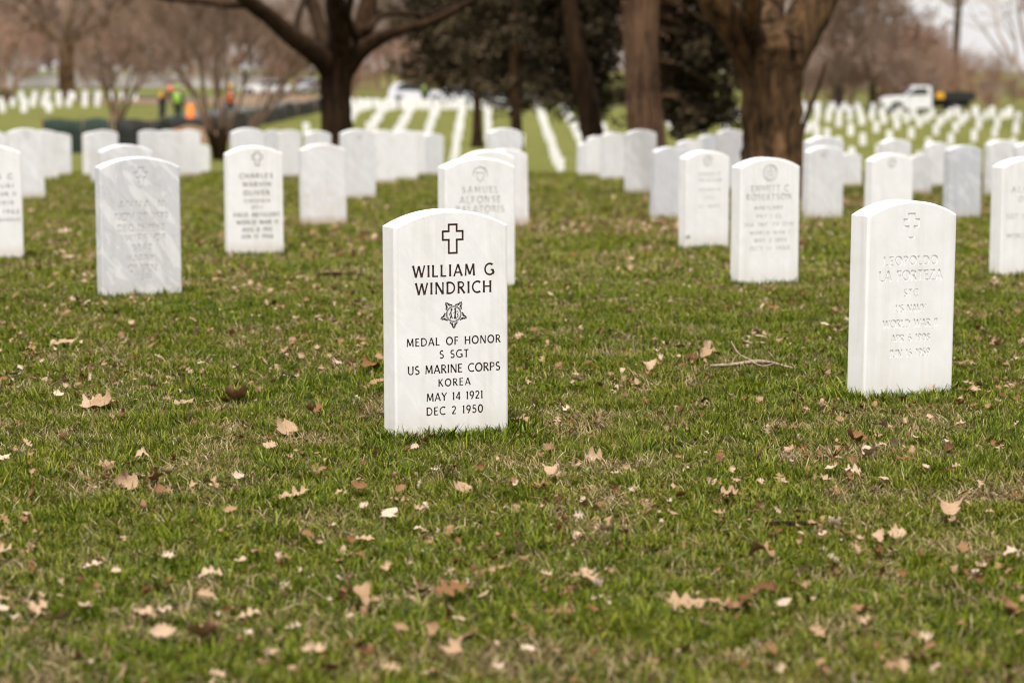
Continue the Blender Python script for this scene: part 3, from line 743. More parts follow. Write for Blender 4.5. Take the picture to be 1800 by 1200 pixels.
for k in range(14):
    d = 142 + (k % 3) * 3
    row_stone((632 + k * 15 - 900) / FPX * d, d, 'small white headstone in the far cross row just below the parked white cars', 'distant cross row below the parked cars')

# ------------------------------------------------------------------ trees
def limb_path(pts, D, Dend=None, jit=0.0):
    n = len(pts); out = []
    for i, (px, py) in enumerate(pts):
        d = D + ((Dend if Dend is not None else D) - D) * i / max(1, n - 1)
        out.append(at(px, py, d))
    return out
def smooth_path(P, rad, k=4):
    P = [Vector(p) for p in P]; out, ro = [], []
    for i in range(len(P) - 1):
        p0, p1, p2, p3 = P[max(i - 1, 0)], P[i], P[i + 1], P[min(i + 2, len(P) - 1)]
        for j in range(k):
            t = j / k
            out.append(.5 * ((2 * p1) + (p2 - p0) * t + (2 * p0 - 5 * p1 + 4 * p2 - p3) * t * t + (3 * p1 - p0 - 3 * p2 + p3) * t ** 3))
            ro.append(rad[i] + (rad[i + 1] - rad[i]) * t)
    out.append(P[-1]); ro.append(rad[-1])
    return out, ro
def bark_tube(mb, P, rad, sides=14, lump=.09, k=5):
    p, r = smooth_path(P, rad, k)
    fl = [1 + random.uniform(-lump, lump) for _ in range(sides * len(p))]
    for i in range(len(p)):
        for j in range(sides):
            fl[i * sides + j] = 1 + lump * (math.sin(j * 2.6 + i * .15) * .7 + random.uniform(-.5, .5))
    mb.tube(p, r, sides, True, fl)
def rot_off(d, ang, az):
    a = d.cross(Vector((0, 0, 1)) if abs(d.z) < .95 else Vector((1, 0, 0))).normalized(); b = d.cross(a)
    return (d * math.cos(ang) + (a * math.cos(az) + b * math.sin(az)) * math.sin(ang)).normalized()
def grow(mb, p, d, length, r, level, rnd, kids=(5, 4, 4, 3), up=.12, wander=.16, spread=(.35, .8), shrink=.58, minr=.004, tw=None):
    n = 5 if level > 1 else 3
    P, Q = [p], [r]
    for i in range(n):
        d = (d + Vector((rnd.gauss(0, wander), rnd.gauss(0, wander), rnd.gauss(0, wander) + up * .35))).normalized()
        P.append(P[-1] + d * (length / n)); Q.append(max(minr, r * (1 - .62 * (i + 1) / n)))
    mb.tube(P, Q, 6 if r > .06 else (4 if r > .02 else 3), False)
    if level <= 0: return
    c = kids[min(level - 1, len(kids) - 1)]
    for j in range(c):
        t = rnd.uniform(.3, 1.0) if j else 1.0
        k = min(int(t * n), n - 1); f = t * n - k
        q = P[k].lerp(P[k + 1], f)
        dd = (P[k + 1] - P[k]).normalized()
        nd = rot_off(dd, rnd.uniform(*spread) * (.5 if j == 0 else 1), rnd.uniform(0, 6.283))
        grow(mb, q, nd, length * shrink * rnd.uniform(.75, 1.2), max(minr, Q[k] * .62), level - 1, rnd, kids, up, wander, spread, shrink, minr)
def bare_tree(name, label, px, D, height, r, seed, twig=TWIG, bark=GREYBARK, stems=1, fork=.25, kids=(4, 4, 4, 4, 5), levels=4, spread=(.35, .85), up=.1, group=None, minr=.012, lean=0, first=(.25, .75), obj=True, nlimb=6, loc=None):
    rnd = random.Random(seed)
    X = (px - 900) / FPX * D
    base = Vector((X, D, gz(X, D))) if loc is None else Vector(loc)
    tr, cr = MB(), MB()
    for s in range(stems):
        az = 6.283 * s / max(1, stems) + rnd.uniform(-.3, .3)
        d = Vector((lean, 0, 1)).normalized() if stems == 1 else rot_off(Vector((0, 0, 1)), rnd.uniform(.15, .95), az)
        ln = height * fork
        o = Vector((0, 0, -.15)) if stems == 1 else Vector((math.cos(az) * r * .7, math.sin(az) * r * .7, -.15))
        P = [o]
        for i in range(4):
            d2 = (d + Vector((rnd.gauss(0, .05), rnd.gauss(0, .05), .03 * i))).normalized()
            P.append(P[-1] + d2 * (ln / 4))
        rr = r if stems == 1 else r * .42
        bark_tube(tr, P, [rr * 1.35, rr * 1.02, rr * .95, rr * .9, rr * .8], 10, .06, 2)
        if stems == 1:
            for q in range(nlimb):
                t = rnd.uniform(.72, 1) if q else 1
                s0 = P[3].lerp(P[4], max(0, (t - .75) * 4))
                grow(cr, s0, rot_off(Vector((0, 0, 1)), rnd.uniform(*first) * (.35 if q == 0 else 1), 6.283 * q / nlimb + rnd.uniform(-.4, .4)), height * .36 * rnd.uniform(.8, 1.15), rr * .55, levels, rnd, kids, up, .14, spread, .6, minr)
        else:
            grow(cr, P[4], d, height * .42, rr * .75, levels, rnd, kids, up, .12, spread, .58, minr)
    if not obj: return tr, cr
    e = empty(name, base)
    tag(e, label, 'tree', group)
    tr.build('trunk', bark, e, True)
    cr.build('crown', twig, e)
    return e

# big tree left of centre
D1 = 34.0
e = empty('spreading_tree', at(592, 302, D1)); tag(e, 'big dark bare tree left of centre whose trunk forks low into long sweeping limbs', 'tree')
base = e.location.copy()
def loc_tube(paths, name, mat, parent, sides=14):
    mb = MB()
    for pts, rad, da, db in paths:
        P = [q - parent.location for q in limb_path(pts, da, db)]
        bark_tube(mb, P, rad, sides, .12)
    return mb.build(name, mat, parent, True)
u = D1 / FPX
loc_tube([([(592, 330), (592, 300), (592, 250), (591, 180), (591, 140), (592, 105), (596, 80)], [44 * u, 34 * u, 28 * u, 26 * u, 27 * u, 33 * u, 30 * u], D1, D1)], 'trunk', BARKD, e, 18)
loc_tube([([(585, 128), (560, 98), (518, 68), (480, 35), (440, 5), (395, -40), (330, -110)], [22 * u, 19 * u, 16 * u, 14 * u, 12.5 * u, 11 * u, 8 * u], D1, D1 - 2)], 'limb', BARKD, e)
loc_tube([([(440, 6), (400, 10), (350, 3), (290, -2), (220, -20)], [9 * u, 6.5 * u, 5 * u, 4.4 * u, 3 * u], D1, D1 + 1)], 'limb', BARKD, e, 8)
loc_tube([([(588, 115), (572, 80), (560, 40), (545, -5), (520, -80)], [20 * u, 14 * u, 12 * u, 11 * u, 8 * u], D1, D1 + 2)], 'limb', BARKD, e)
loc_tube([([(594, 105), (596, 60), (590, 10), (592, -60), (600, -140)], [24 * u, 18 * u, 17 * u, 15 * u, 10 * u], D1, D1 - 1.5)], 'limb', BARKD, e)
loc_tube([([(600, 115), (628, 70), (645, 20), (655, -30), (680, -120)], [24 * u, 18 * u, 17 * u, 15 * u, 10 * u], D1, D1 + 1)], 'limb', BARKD, e)
loc_tube([([(604, 125), (640, 85), (690, 58), (750, 42), (800, 18), (850, -12), (920, -70)], [20 * u, 14 * u, 9.5 * u, 7.6 * u, 6.8 * u, 5.6 * u, 4 * u], D1, D1 - 1)], 'limb', BARKD, e)
loc_tube([([(645, 55), (668, 30), (705, 24), (745, 28), (770, 20), (820, -10)], [9 * u, 6 * u, 5 * u, 4.4 * u, 4 * u, 3 * u], D1, D1 + 2)], 'limb', BARKD, e, 8)
loc_tube([([(520, 70), (524, 30), (538, -10), (550, -60)], [8 * u, 5.5 * u, 5 * u, 4 * u], D1, D1 + 2)], 'limb', BARKD, e, 8)
loc_tube([([(628, 70), (612, 30), (622, -20), (640, -80)], [8 * u, 6.5 * u, 6 * u, 4 * u], D1, D1 - 2)], 'limb', BARKD, e, 8)
mb = MB(); rnd = random.Random(3)
for (a, b2), d in (((395, -45), D1 - 2), ((330, -110), D1 - 2), ((520, -80), D1 + 2), ((600, -140), D1 - 1.5), ((680, -120), D1 + 1), ((920, -70), D1 - 1), ((820, -10), D1 + 2), ((220, -20), D1 + 1)):
    grow(mb, at(a, b2, d) - base, Vector((rnd.uniform(-.6, .6), rnd.uniform(-.4, .4), 1)).normalized(), 2.6, .055, 4, rnd, (4, 4, 4, 4), .1, .16, (.35, .85), .62, .006)
mb.build('crown', BARKD, e)

# thick tree at right
D2 = 22.5
v = D2 / FPX
e = empty('thick_trunk_tree', at(1358, 340, D2)); tag(e, 'thickest tree, pale brown furrowed trunk right of centre with a broad low fork', 'tree')
base = e.location.copy()
loc_tube([([(1358, 372), (1358, 335), (1358, 290), (1357, 230), (1356, 160), (1355, 115), (1355, 85), (1355, 60)], [72 * v, 60 * v, 53 * v, 50 * v, 50 * v, 53 * v, 60 * v, 52 * v], D2, D2)], 'trunk', BARK, e, 26)
loc_tube([([(1338, 115), (1310, 75), (1282, 38), (1255, 0), (1225, -50), (1180, -130)], [40 * v, 33 * v, 28 * v, 26 * v, 23 * v, 18 * v], D2, D2 - .6)], 'limb', BARK, e, 18)
loc_tube([([(1372, 110), (1400, 62), (1425, 22), (1448, -20), (1490, -100)], [42 * v, 38 * v, 35 * v, 32 * v, 25 * v], D2, D2 + .3)], 'limb', BARK, e, 18)
loc_tube([([(1355, 90), (1345, 40), (1350, -20), (1340, -100)], [36 * v, 31 * v, 28 * v, 22 * v], D2 + .1, D2 + 1.2)], 'limb', BARK, e, 16)
loc_tube([([(1345, 95), (1318, 50), (1322, 0), (1310, -60)], [24 * v, 19 * v, 17 * v, 13 * v], D2 - .1, D2 - .9)], 'limb', BARK, e, 14)
mb = MB(); rnd = random.Random(5)
for (a, b2), d in (((1180, -130), D2 - .6), ((1490, -100), D2 + .3), ((1340, -100), D2 + 1.2), ((1310, -60), D2 - .9)):
    grow(mb, at(a, b2, d) - base, Vector((rnd.uniform(-.6, .6), rnd.uniform(-.4, .4), 1)).normalized(), 2.8, .09, 4, rnd, (4, 4, 4, 4), .1, .16, (.35, .85), .62, .006)
mb.build('crown', BARK, e)
loc_tube([([(1405, 300), (1408, 240), (1420, 200), (1440, 150), (1452, 110)], [7 * v * 1.4, 6 * v, 5 * v, 3.5 * v, 2 * v], D2 + 3, D2 + 3)], 'sapling_shoot', BARKD, e, 8)

# evergreens in the middle
def foliage(mb, centres, rads, per, size, rnd, droop=.35):
    for c, r in zip(centres, rads):
        for _ in range(per):
            while True:
                q = Vector((rnd.uniform(-1, 1), rnd.uniform(-1, 1), rnd.uniform(-1, 1)))
                if q.length < 1: break
            p = Vector(c) + Vector((q.x * r, q.y * r, q.z * r * .7))
            d = Vector((q.x + rnd.gauss(0, .5), q.y + rnd.gauss(0, .5), -droop + rnd.gauss(0, .4))).normalized()
            a = d.cross(Vector((rnd.gauss(0, 1), rnd.gauss(0, 1), rnd.gauss(0, 1)))).normalized()
            l = size * rnd.uniform(.6, 1.5); w = l * .32
            mb.add([p, p + d * l * .5 + a * w, p + d * l, p + d * l * .5 - a * w], [(0, 1, 2, 3)])
def evergreen(name, label, px, pyb, D, trunks, region, n, rnd, mat, bark, r, per=60, size=.16, crad=.5, depth=3.0, top=9.0):
    """trunks: pixel paths; region: pixel polygons (x0,x1,y0,y1,density) where boughs hang"""
    b = at(px, pyb, D); b.z = gz(b.x, D)
    e = empty(name, b); tag(e, label, 'tree')
    mb = MB()
    for pts, rad in trunks:
        bark_tube(mb, [q - b for q in limb_path(pts, D)], [x * D / FPX for x in rad], 14, .16)
    mb.build('trunk', bark, e, True)
    fo, br = MB(), MB()
    cs, rs = [], []
    tx = trunks[0][0]
    for (x0, x1, y0, y1, k) in region:
        for _ in range(k):
            qx, qy = rnd.uniform(x0, x1), rnd.uniform(y0, y1)
            d = D + rnd.uniform(.35, depth)
            c = at(qx, qy, d) - b
            for _ in range(3):
                cs.append(c + Vector((rnd.gauss(0, crad * .8), rnd.gauss(0, crad * .8), rnd.gauss(-.1, crad * .6)))); rs.append(crad * rnd.uniform(.25, .75))
            # the bough that carries the clump
            sx = tx[-1][0] + (tx[0][0] - tx[-1][0]) * min(1, max(0, (qy - tx[-1][1]) / (tx[0][1] - tx[-1][1])))
            s0 = at(sx, qy - 25 - rnd.uniform(0, 40), D) - b
            if rnd.random() < .5: br.tube([s0, s0.lerp(c, .5) + Vector((0, 0, .15)), c], [.05, .03, .01], 4, False)
    foliage(fo, cs, rs, per // 3, size, rnd)
    fo.build('crown', mat, e)
    br.build('bough', bark, e)
    return e
rnd = random.Random(21)
evergreen('cedar_tree', 'tall cedar with pale stringy double trunk and near black foliage left of the thickest tree', 1140, 300, 37, [
    ([(1142, 320), (1142, 290), (1140, 250), (1135, 190), (1130, 130), (1128, 60), (1130, -60), (1132, -160)], [46, 38, 32, 29, 27, 25, 20, 14]),
    ([(1158, 318), (1157, 290), (1156, 250), (1150, 180), (1146, 110), (1148, 20), (1160, -80)], [26, 20, 15, 13, 12, 10, 6]),
    ([(1118, 318), (1117, 290), (1114, 250), (1108, 170), (1104, 90), (1098, 0)], [16, 13, 9, 8, 7, 5])],
    [(1165, 1300, -60, 110, 80), (1170, 1275, 90, 185, 42), (1180, 1268, 175, 212, 16), (1040, 1300, -160, 0, 130)], 0, rnd, EVER, CEDAR, .3, 130, .085, .34)
evergreen('leaning_evergreen', 'dark leaning evergreen left of the cedar trunk, its foliage hanging like a black curtain', 1043, 300, 41, [
    ([(1046, 318), (1045, 290), (1042, 240), (1034, 190), (1022, 130), (1008, 50), (995, -60), (985, -150)], [26, 22, 20, 19, 17, 15, 11, 7])],
    [(950, 1080, -80, 80, 95), (975, 1062, 70, 150, 36), (990, 1050, 140, 185, 16), (930, 1100, -160, 0, 70)], 0, rnd, EVER, BARKD, .3, 130, .085, .36)
evergreen('slender_evergreen', 'slender brown evergreen with a thin straight trunk, midway between the left tree and the cedar', 908, 270, 62, [
    ([(908, 300), (908, 260), (907, 200), (904, 120), (906, 30), (910, -80)], [14, 11, 9, 8, 7, 4])],
    [(815, 985, -60, 60, 95), (850, 975, 50, 120, 60), (870, 960, 110, 165, 30)], 0, rnd, EVER2, BARKD, .3, 120, .13, .6)
evergreen('low_evergreen', 'broad brownish evergreen with a short trunk, right behind the long limb of the left tree', 838, 250, 84, [
    ([(839, 260), (839, 235), (839, 200), (838, 150), (836, 60), (834, -40)], [12, 9, 7.5, 7, 6, 4])],
    [(715, 900, -50, 60, 90), (735, 890, 40, 110, 60), (765, 880, 100, 145, 24)], 0, rnd, EVER2, BARKD, .3, 110, .17, .8)

# bare trees one can tell apart
bare_tree('multistem_shrub_tree', 'bushy multi-stemmed bare shrub tree with reddish twigs above the grey lettered headstone', 388, 50, 4.6, .13, 31, TWIGDARK, BARKD, stems=14, fork=.2, kids=(5, 5, 5, 5), levels=4, spread=(.2, .6), up=.2, minr=.0045)
bare_tree('spreading_bare_tree', 'bare tree with one straight trunk and wide reddish crown at far left', 125, 165, 17, .62, 33, TWIG, BARK, fork=.30, levels=4, kids=(4, 4, 5, 5), minr=.028, nlimb=9, first=(.5, 1.45), up=.08)
bare_tree('forked_bare_tree', 'thin bare tree with a low V fork beside the dark fence at left', 206, 78, 7.5, .15, 35, TWIGDARK, BARKD, fork=.16, levels=4, kids=(4, 4, 4, 4), minr=.011, nlimb=5, first=(.25, .8))
bare_tree('low_bare_shrub', 'low bare shrub at the far left edge of the photo', 12, 150, 6, .3, 37, TWIGRED, BARK, stems=6, fork=.2, kids=(4, 4, 4), levels=3, spread=(.25, .7), minr=.02)
bare_tree('twiggy_bare_tree', 'reddish twiggy bare tree right behind the thickest trunk', 1470, 175, 19, .4, 41, TWIG, GREYBARK, fork=.12, levels=4, kids=(4, 4, 5, 5), minr=.03, nlimb=8, first=(.15, .8))
bare_tree('rounded_bare_tree', 'rounded red-brown bare tree standing behind the white truck', 1600, 190, 10, .35, 43, TWIGRED, GREYBARK, fork=.12, levels=4, kids=(4, 5, 5, 5), minr=.03, nlimb=9, first=(.3, 1.2))
bare_tree('tall_bare_tree', 'tall bare tree with a straight dark trunk rising over the truck bed', 1675, 200, 26, .35, 45, TWIGGREY, GREYBARK, fork=.45, levels=4, kids=(3, 4, 4, 4), minr=.03, nlimb=7, first=(.3, 1.0))
bare_tree('corner_bare_tree', 'sparse bare tree against the pale sky in the upper right corner', 1830, 130, 15, .35, 47, TWIGGREY, BARKD, fork=.2, levels=4, kids=(3, 3, 4, 4), minr=.016, nlimb=8, first=(.3, 1.2))
bare_tree('slim_bare_tree', 'slim bare tree left of the white truck hood', 1530, 180, 14, .3, 49, TWIG, GREYBARK, fork=.2, levels=4, kids=(3, 4, 4, 4), minr=.026, nlimb=6, first=(.25, .8))

# ------------------------------------------------------------------ scatter helper: points -> instances of a few prototype meshes
def scatter(name, protos, P, rot, scl, tint, mat=None):
    me = bpy.data.meshes.new(name)
    n = len(P)
    me.vertices.add(n)
    me.vertices.foreach_set('co', np.asarray(P, np.float32).ravel())
    for nm, ty, key, arr in (('rot', 'FLOAT_VECTOR', 'vector', rot), ('scl', 'FLOAT', 'value', scl), ('tint', 'FLOAT', 'value', tint)):
        a = me.attributes.new(nm, ty, 'POINT'); a.data.foreach_set(key, np.asarray(arr, np.float32).ravel())
    a = me.attributes.new('pick', 'INT', 'POINT'); a.data.foreach_set('value', rng.integers(0, len(protos), n).astype(np.int32))
    ob = bpy.data.objects.new(name, me); COL.objects.link(ob)
    ng = bpy.data.node_groups.new(name + '_scatter', 'GeometryNodeTree')
    ng.interface.new_socket('Geometry', in_out='INPUT', socket_type='NodeSocketGeometry')
    ng.interface.new_socket('Geometry', in_out='OUTPUT', socket_type='NodeSocketGeometry')
    gi, gout = ng.nodes.new('NodeGroupInput'), ng.nodes.new('NodeGroupOutput')
    m2p = ng.nodes.new('GeometryNodeMeshToPoints')
    ng.links.new(gi.outputs[0], m2p.inputs['Mesh'])
    iop = ng.nodes.new('GeometryNodeInstanceOnPoints')
    ng.links.new(m2p.outputs[0], iop.inputs['Points'])
    jn = ng.nodes.new('GeometryNodeJoinGeometry')
    for pm in protos:
        po = bpy.data.objects.new(pm.name, pm)
        oi = ng.nodes.new('GeometryNodeObjectInfo'); oi.inputs['Object'].default_value = po; oi.inputs['As Instance'].default_value = True
        ng.links.new(oi.outputs['Geometry'], jn.inputs[0])
    ng.links.new(jn.outputs[0], iop.inputs['Instance'])
    iop.inputs['Pick Instance'].default_value = True
    def na(nm, ty):
        x = ng.nodes.new('GeometryNodeInputNamedAttribute'); x.data_type = ty; x.inputs['Name'].default_value = nm; return x.outputs[0]
    ng.links.new(na('pick', 'INT'), iop.inputs['Instance Index'])
    e2r = ng.nodes.new('FunctionNodeEulerToRotation')
    ng.links.new(na('rot', 'FLOAT_VECTOR'), e2r.inputs[0]); ng.links.new(e2r.outputs[0], iop.inputs['Rotation'])
    ng.links.new(na('scl', 'FLOAT'), iop.inputs['Scale'])
    ng.links.new(iop.outputs[0], gout.inputs[0])
    md = ob.modifiers.new('scatter', 'NODES'); md.node_group = ng
    return ob

# ------------------------------------------------------------------ grass
def tuft(name, mat, nb, rad, lmin, lmax, wid, lay, seed, segs=3):
    rnd = random.Random(seed); mb = MB(); shade = []
    for _ in range(nb):
        a = rnd.uniform(0, 6.283); q = rad * math.sqrt(rnd.random())
        p = Vector((math.cos(a) * q, math.sin(a) * q, -.004))
        az = rnd.uniform(0, 6.283); tilt = lay * rnd.uniform(.15, 1.0)
        d = Vector((math.cos(az) * math.sin(tilt), math.sin(az) * math.sin(tilt), math.cos(tilt)))
        side = Vector((-math.sin(az), math.cos(az), 0)); side = (side + Vector((math.cos(az), math.sin(az), 0)) * rnd.uniform(-.8, .8)).normalized()
        ln = rnd.uniform(lmin, lmax); w = wid * rnd.uniform(.7, 1.3); bend = rnd.uniform(.1, .75) * (1 + lay * .4); sh = rnd.random()
        vs = []; sv = []
        for i in range(segs + 1):
            t = i / segs
            ww = w * (1 - t ** 2.2) * .5 + .00015
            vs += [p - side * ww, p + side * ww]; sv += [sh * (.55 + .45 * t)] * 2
            d = (d + Vector((math.cos(az), math.sin(az), 0)) * bend / segs + Vector((0, 0, -.28 * bend * t))).normalized()
            p = p + d * ln / segs
            if p.z < .003: p.z = .003 + rnd.random() * .006
        mb.add(vs, [(2 * i, 2 * i + 1, 2 * i + 3, 2 * i + 2) for i in range(segs)])
        shade += sv
    m = mb.mesh(name, True)
    a = m.attributes.new('shade', 'FLOAT', 'POINT'); a.data.foreach_set('value', np.array(shade, np.float32))
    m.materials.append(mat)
    return m
def noise2(x, y, seed, cell):
    r = np.random.default_rng(seed); G = r.random((256, 256))
    gx, gy = x / cell, y / cell
    ix, iy = np.floor(gx).astype(int), np.floor(gy).astype(int)
    fx, fy = gx - ix, gy - iy
    fx = fx * fx * (3 - 2 * fx); fy = fy * fy * (3 - 2 * fy)
    g = lambda a, b: G[a % 256, b % 256]
    return (g(ix, iy) * (1 - fx) + g(ix + 1, iy) * fx) * (1 - fy) + (g(ix, iy + 1) * (1 - fx) + g(ix + 1, iy + 1) * fx) * fy
def fbm(x, y, seed, cell):
    return noise2(x, y, seed, cell) * .5 + noise2(x, y, seed + 1, cell / 2.1) * .3 + noise2(x, y, seed + 2, cell / 4.3) * .2
def field(d0, d1, dens, margin):
    w = lambda d: .474 * d / 2 * 1.04 + margin
    area = (w(d0) + w(d1)) * (d1 - d0)
    n = int(area * dens)
    d = np.sqrt(rng.random(n) * (d1 ** 2 - d0 ** 2) + d0 ** 2) if margin < 1 else rng.uniform(d0, d1, n)
    x = (rng.random(n) * 2 - 1) * w(d)
    return x, d
def outside(x, d):
    ok = np.ones(len(x), bool)
    for (sx, sy, a, w, t) in STONES:
        dx, dy = x - sx, d - sy
        lu, lv = dx * math.cos(a) + dy * math.sin(a), -dx * math.sin(a) + dy * math.cos(a)
        ok &= ~((np.abs(lu) < w / 2 + .004) & (np.abs(lv) < t / 2 + .004))
    return ok
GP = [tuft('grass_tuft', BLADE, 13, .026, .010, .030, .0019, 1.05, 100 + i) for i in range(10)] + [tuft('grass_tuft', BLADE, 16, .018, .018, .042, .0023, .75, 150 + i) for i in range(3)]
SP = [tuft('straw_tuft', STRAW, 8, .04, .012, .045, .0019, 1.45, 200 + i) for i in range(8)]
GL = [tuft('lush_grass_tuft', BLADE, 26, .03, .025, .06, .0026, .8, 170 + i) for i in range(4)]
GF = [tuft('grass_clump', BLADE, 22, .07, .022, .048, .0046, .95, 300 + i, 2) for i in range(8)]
SF = [tuft('straw_clump', STRAW, 14, .08, .03, .07, .0045, 1.4, 400 + i, 2) for i in range(6)]
def lay(zones, protos, name, straw, seed):
    P, Ro, Sc, Ti = [], [], [], []
    for d0, d1, dens, margin, s in zones:
        x, d = field(d0, d1, dens, margin)
        lush = fbm(x, d, 11, .9) * .25 + fbm(x, d, 31, .20) * .75
        bare = bare_at(x, d)
        keep = outside(x, d)
        u = rng.random(len(x))
        prob = (np.clip((.66 - lush) * 3.4, .26, 1) if straw else np.clip((lush - .22) * 3.4, .28, 1)) * (1 - (.25 if straw else .8) * bare)
        cl = fbm(x, d, 91, .085 if d1 < 11 else .2)
        if not straw: prob = prob * np.clip((cl - .30) * 4.5, .22, 1)
        keep &= u < prob
        x, d, lush, cl = x[keep], d[keep], lush[keep], cl[keep]
        n = len(x)
        P.append(np.stack([x, d, ground(x, d)], 1))
        Ro.append(np.stack([rng.normal(0, .12, n), rng.normal(0, .12, n), rng.uniform(0, 6.283, n)], 1))
        Sc.append(s * rng.uniform(.7, 1.25, n) * (1 if straw else (.62 + .5 * lush + .35 * cl)))
        Ti.append(np.clip(fbm(x, d, seed, .5) * 1.5 - .25 + rng.normal(0, .16, n) + np.clip((d - 9) * .01, 0, .1), 0, 1))
    if not straw:
        # longer uncut blades hugging every stone
        for (sx, sy, a, w, t) in STONES[:11]:
            n = int(110 if sy < 9 else 60)
            lu = rng.uniform(-w / 2 - .02, w / 2 + .02, n); sd = rng.random(n)
            lv = np.where(sd < .7, -t / 2 - np.abs(rng.normal(.008, .012, n)), t / 2 + .01)
            left = rng.random(n) < .25
            lv = np.where(left, rng.uniform(-t / 2, t / 2, n), lv); lu = np.where(left, np.where(rng.random(n) < .5, -w / 2 - .014, w / 2 + .014), lu)
            x = sx + lu * math.cos(a) - lv * math.sin(a); d = sy + lu * math.sin(a) + lv * math.cos(a)
            P.append(np.stack([x, d, ground(x, d)], 1)); Ro.append(np.stack([rng.normal(0, .1, n), rng.normal(0, .1, n), rng.uniform(0, 6.283, n)], 1))
            Sc.append(rng.uniform(.8, 1.45, n)); Ti.append(rng.uniform(0, .5, n))
    o = scatter(name, protos, np.concatenate(P), np.concatenate(Ro), np.concatenate(Sc), np.concatenate(Ti))
    return tag(o, kind='stuff')
tag(lay([(2.6, 6.5, 5000, .7, .92), (6.5, 10.5, 3800, .9, .95)], GP, 'grass', False, 51), 'short spring grass of the near lawn', 'grass')
def lush_tufts():
    x, d = field(2.6, 10, 120, .8)
    k = (fbm(x, d, 31, .20) > .52) & outside(x, d); x, d = x[k], d[k]; n = len(x)
    return scatter('lush_grass', GL, np.stack([x, d, ground(x, d)], 1), np.stack([rng.normal(0, .15, n), rng.normal(0, .15, n), rng.uniform(0, 6.28, n)], 1), rng.uniform(.6, 1.25, n), rng.uniform(0, .55, n))
tag(lush_tufts(), 'taller bright tufts standing out of the short lawn', 'grass', kind='stuff')
tag(lay([(2.6, 6.5, 2100, .7, 1.05), (6.5, 10.5, 1100, .9, 1.1)], SP, 'dry_grass', True, 61), 'straw coloured dead grass lying between the green blades', 'grass')
tag(lay([(10.5, 16, 620, 1.3, 1.0), (16, 24, 330, 1.8, 1.25), (24, 39, 130, 2.5, 1.7)], GF, 'distant_grass', False, 71), 'grass of the lawn under the farther headstones', 'grass')
tag(lay([(10.5, 16, 210, 1.3, 1.0), (16, 24, 120, 1.8, 1.25), (24, 39, 40, 2.5, 1.7)], SF, 'distant_dry_grass', True, 81), 'dead grass between the farther headstones', 'grass')

# ------------------------------------------------------------------ fallen leaves
def leaf_mesh(name, kind, seed, curl, fold):
    rnd = random.Random(seed); n = 18
    rows = []
    if kind == 'oak':
        for i in range(n + 1):
            t = i / n
            w = .30 * math.sin(math.pi * min(1, t * 1.02 + .02)) ** .7 * (.62 + .48 * math.cos(t * 6.283 * 3.6 + .6)) + .018
            rows.append((t, max(.012, w * (1 + rnd.uniform(-.18, .18))), max(.012, w * (1 + rnd.uniform(-.18, .18)))))
    elif kind == 'maple':
        for i in range(n + 1):
            t = i / n
            w = .5 * (abs(math.sin(t * 3.14 * .98 + .03)) ** .8) * (.55 + .6 * abs(math.cos(t * 3.14 * 2.4)) ** 1.5) + .012
            rows.append((t, w * (1 + rnd.uniform(-.15, .15)), w * (1 + rnd.uniform(-.15, .15))))
    else:
        for i in range(n + 1):
            t = i / n
            w = .33 * math.sin(math.pi * (t * .96 + .02)) ** .8
            rows.append((t, w * (1 + rnd.uniform(-.65, .35)), w * (1 + rnd.uniform(-.65, .35))))
    mb = MB(); vs = []
    ph = rnd.uniform(0, 6)
    for t, wl, wr in rows:
        for k in (-1, -.55, 0, .55, 1):
            y = (wl if k < 0 else wr) * k
            a = curl * (t - .5)
            x = math.sin(a) / curl if abs(curl) > .05 else t - .5
            z = (1 - math.cos(a)) / curl if abs(curl) > .05 else 0
            f = fold * abs(y) * 1.6
            yy = math.sin(y * fold * 3) / (fold * 3) if fold > .05 else y
            zz = z + f * abs(y) * .7 + .03 * math.sin(9 * t + 4 * y + ph) + .03 * math.sin(17 * y + 5 * t + ph) + rnd.uniform(-.012, .012)
            vs.append(Vector((x, yy, zz)))
    mb.add(vs, [(i * 5 + j, i * 5 + j + 1, (i + 1) * 5 + j + 1, (i + 1) * 5 + j) for i in range(n) for j in range(4)])
    mb.tube([Vector((-.5, 0, vs[2].z)), Vector((-.62, .02, vs[2].z + .05)), Vector((-.72, .05, vs[2].z + .04))], [.012, .01, .009], 4)
    zc = min(v.z for v in mb.v)
    for v in mb.v: v.z -= zc
    m = mb.mesh(name, True); m.materials.append(LEAF)
    return m
OAK = [leaf_mesh('oak_leaf', 'oak', 10 + i, c, f) for i, (c, f) in enumerate(((.7, .4), (-1.6, .8), (2.4, .5), (.5, 1.1), (-1.2, .5), (3.4, .7)))]
MAP = [leaf_mesh('maple_leaf', 'maple', 30 + i, c, f) for i, (c, f) in enumerate(((.8, .5), (2.4, 1.0), (-1.8, .8)))]
FRAG = [leaf_mesh('leaf_fragment', 'frag', 50 + i, c, f) for i, (c, f) in enumerate(((1.5, .8), (.4, .3), (2.6, 1.2), (-1.6, .6)))]
LEAFN = {'oak': 'oak_leaf', 'maple': 'maple_leaf', 'frag': 'leaf_fragment'}
def leaf(px, py, wpx, kind, var, tone, rz, tilt, label, group=None, lift=.02):
    p = hit(px, py); s = FPX / (p.y * cp + (CAMZ - p.z) * sp)
    pool = {'oak': OAK, 'maple': MAP, 'frag': FRAG}[kind]
    o = bpy.data.objects.new(LEAFN[kind], pool[var % len(pool)])
    COL.objects.link(o)
    k = wpx / s
    o.location = p + Vector((0, 0, lift)); o.scale = (k, k, k)
    o.rotation_euler = (R(tilt), R(random.uniform(-15, 15)), R(rz))
    o['leaf_tone'] = float(tone)
    tag(o, label, 'leaf', group or 'dead leaves lying on the lawn')
    return o
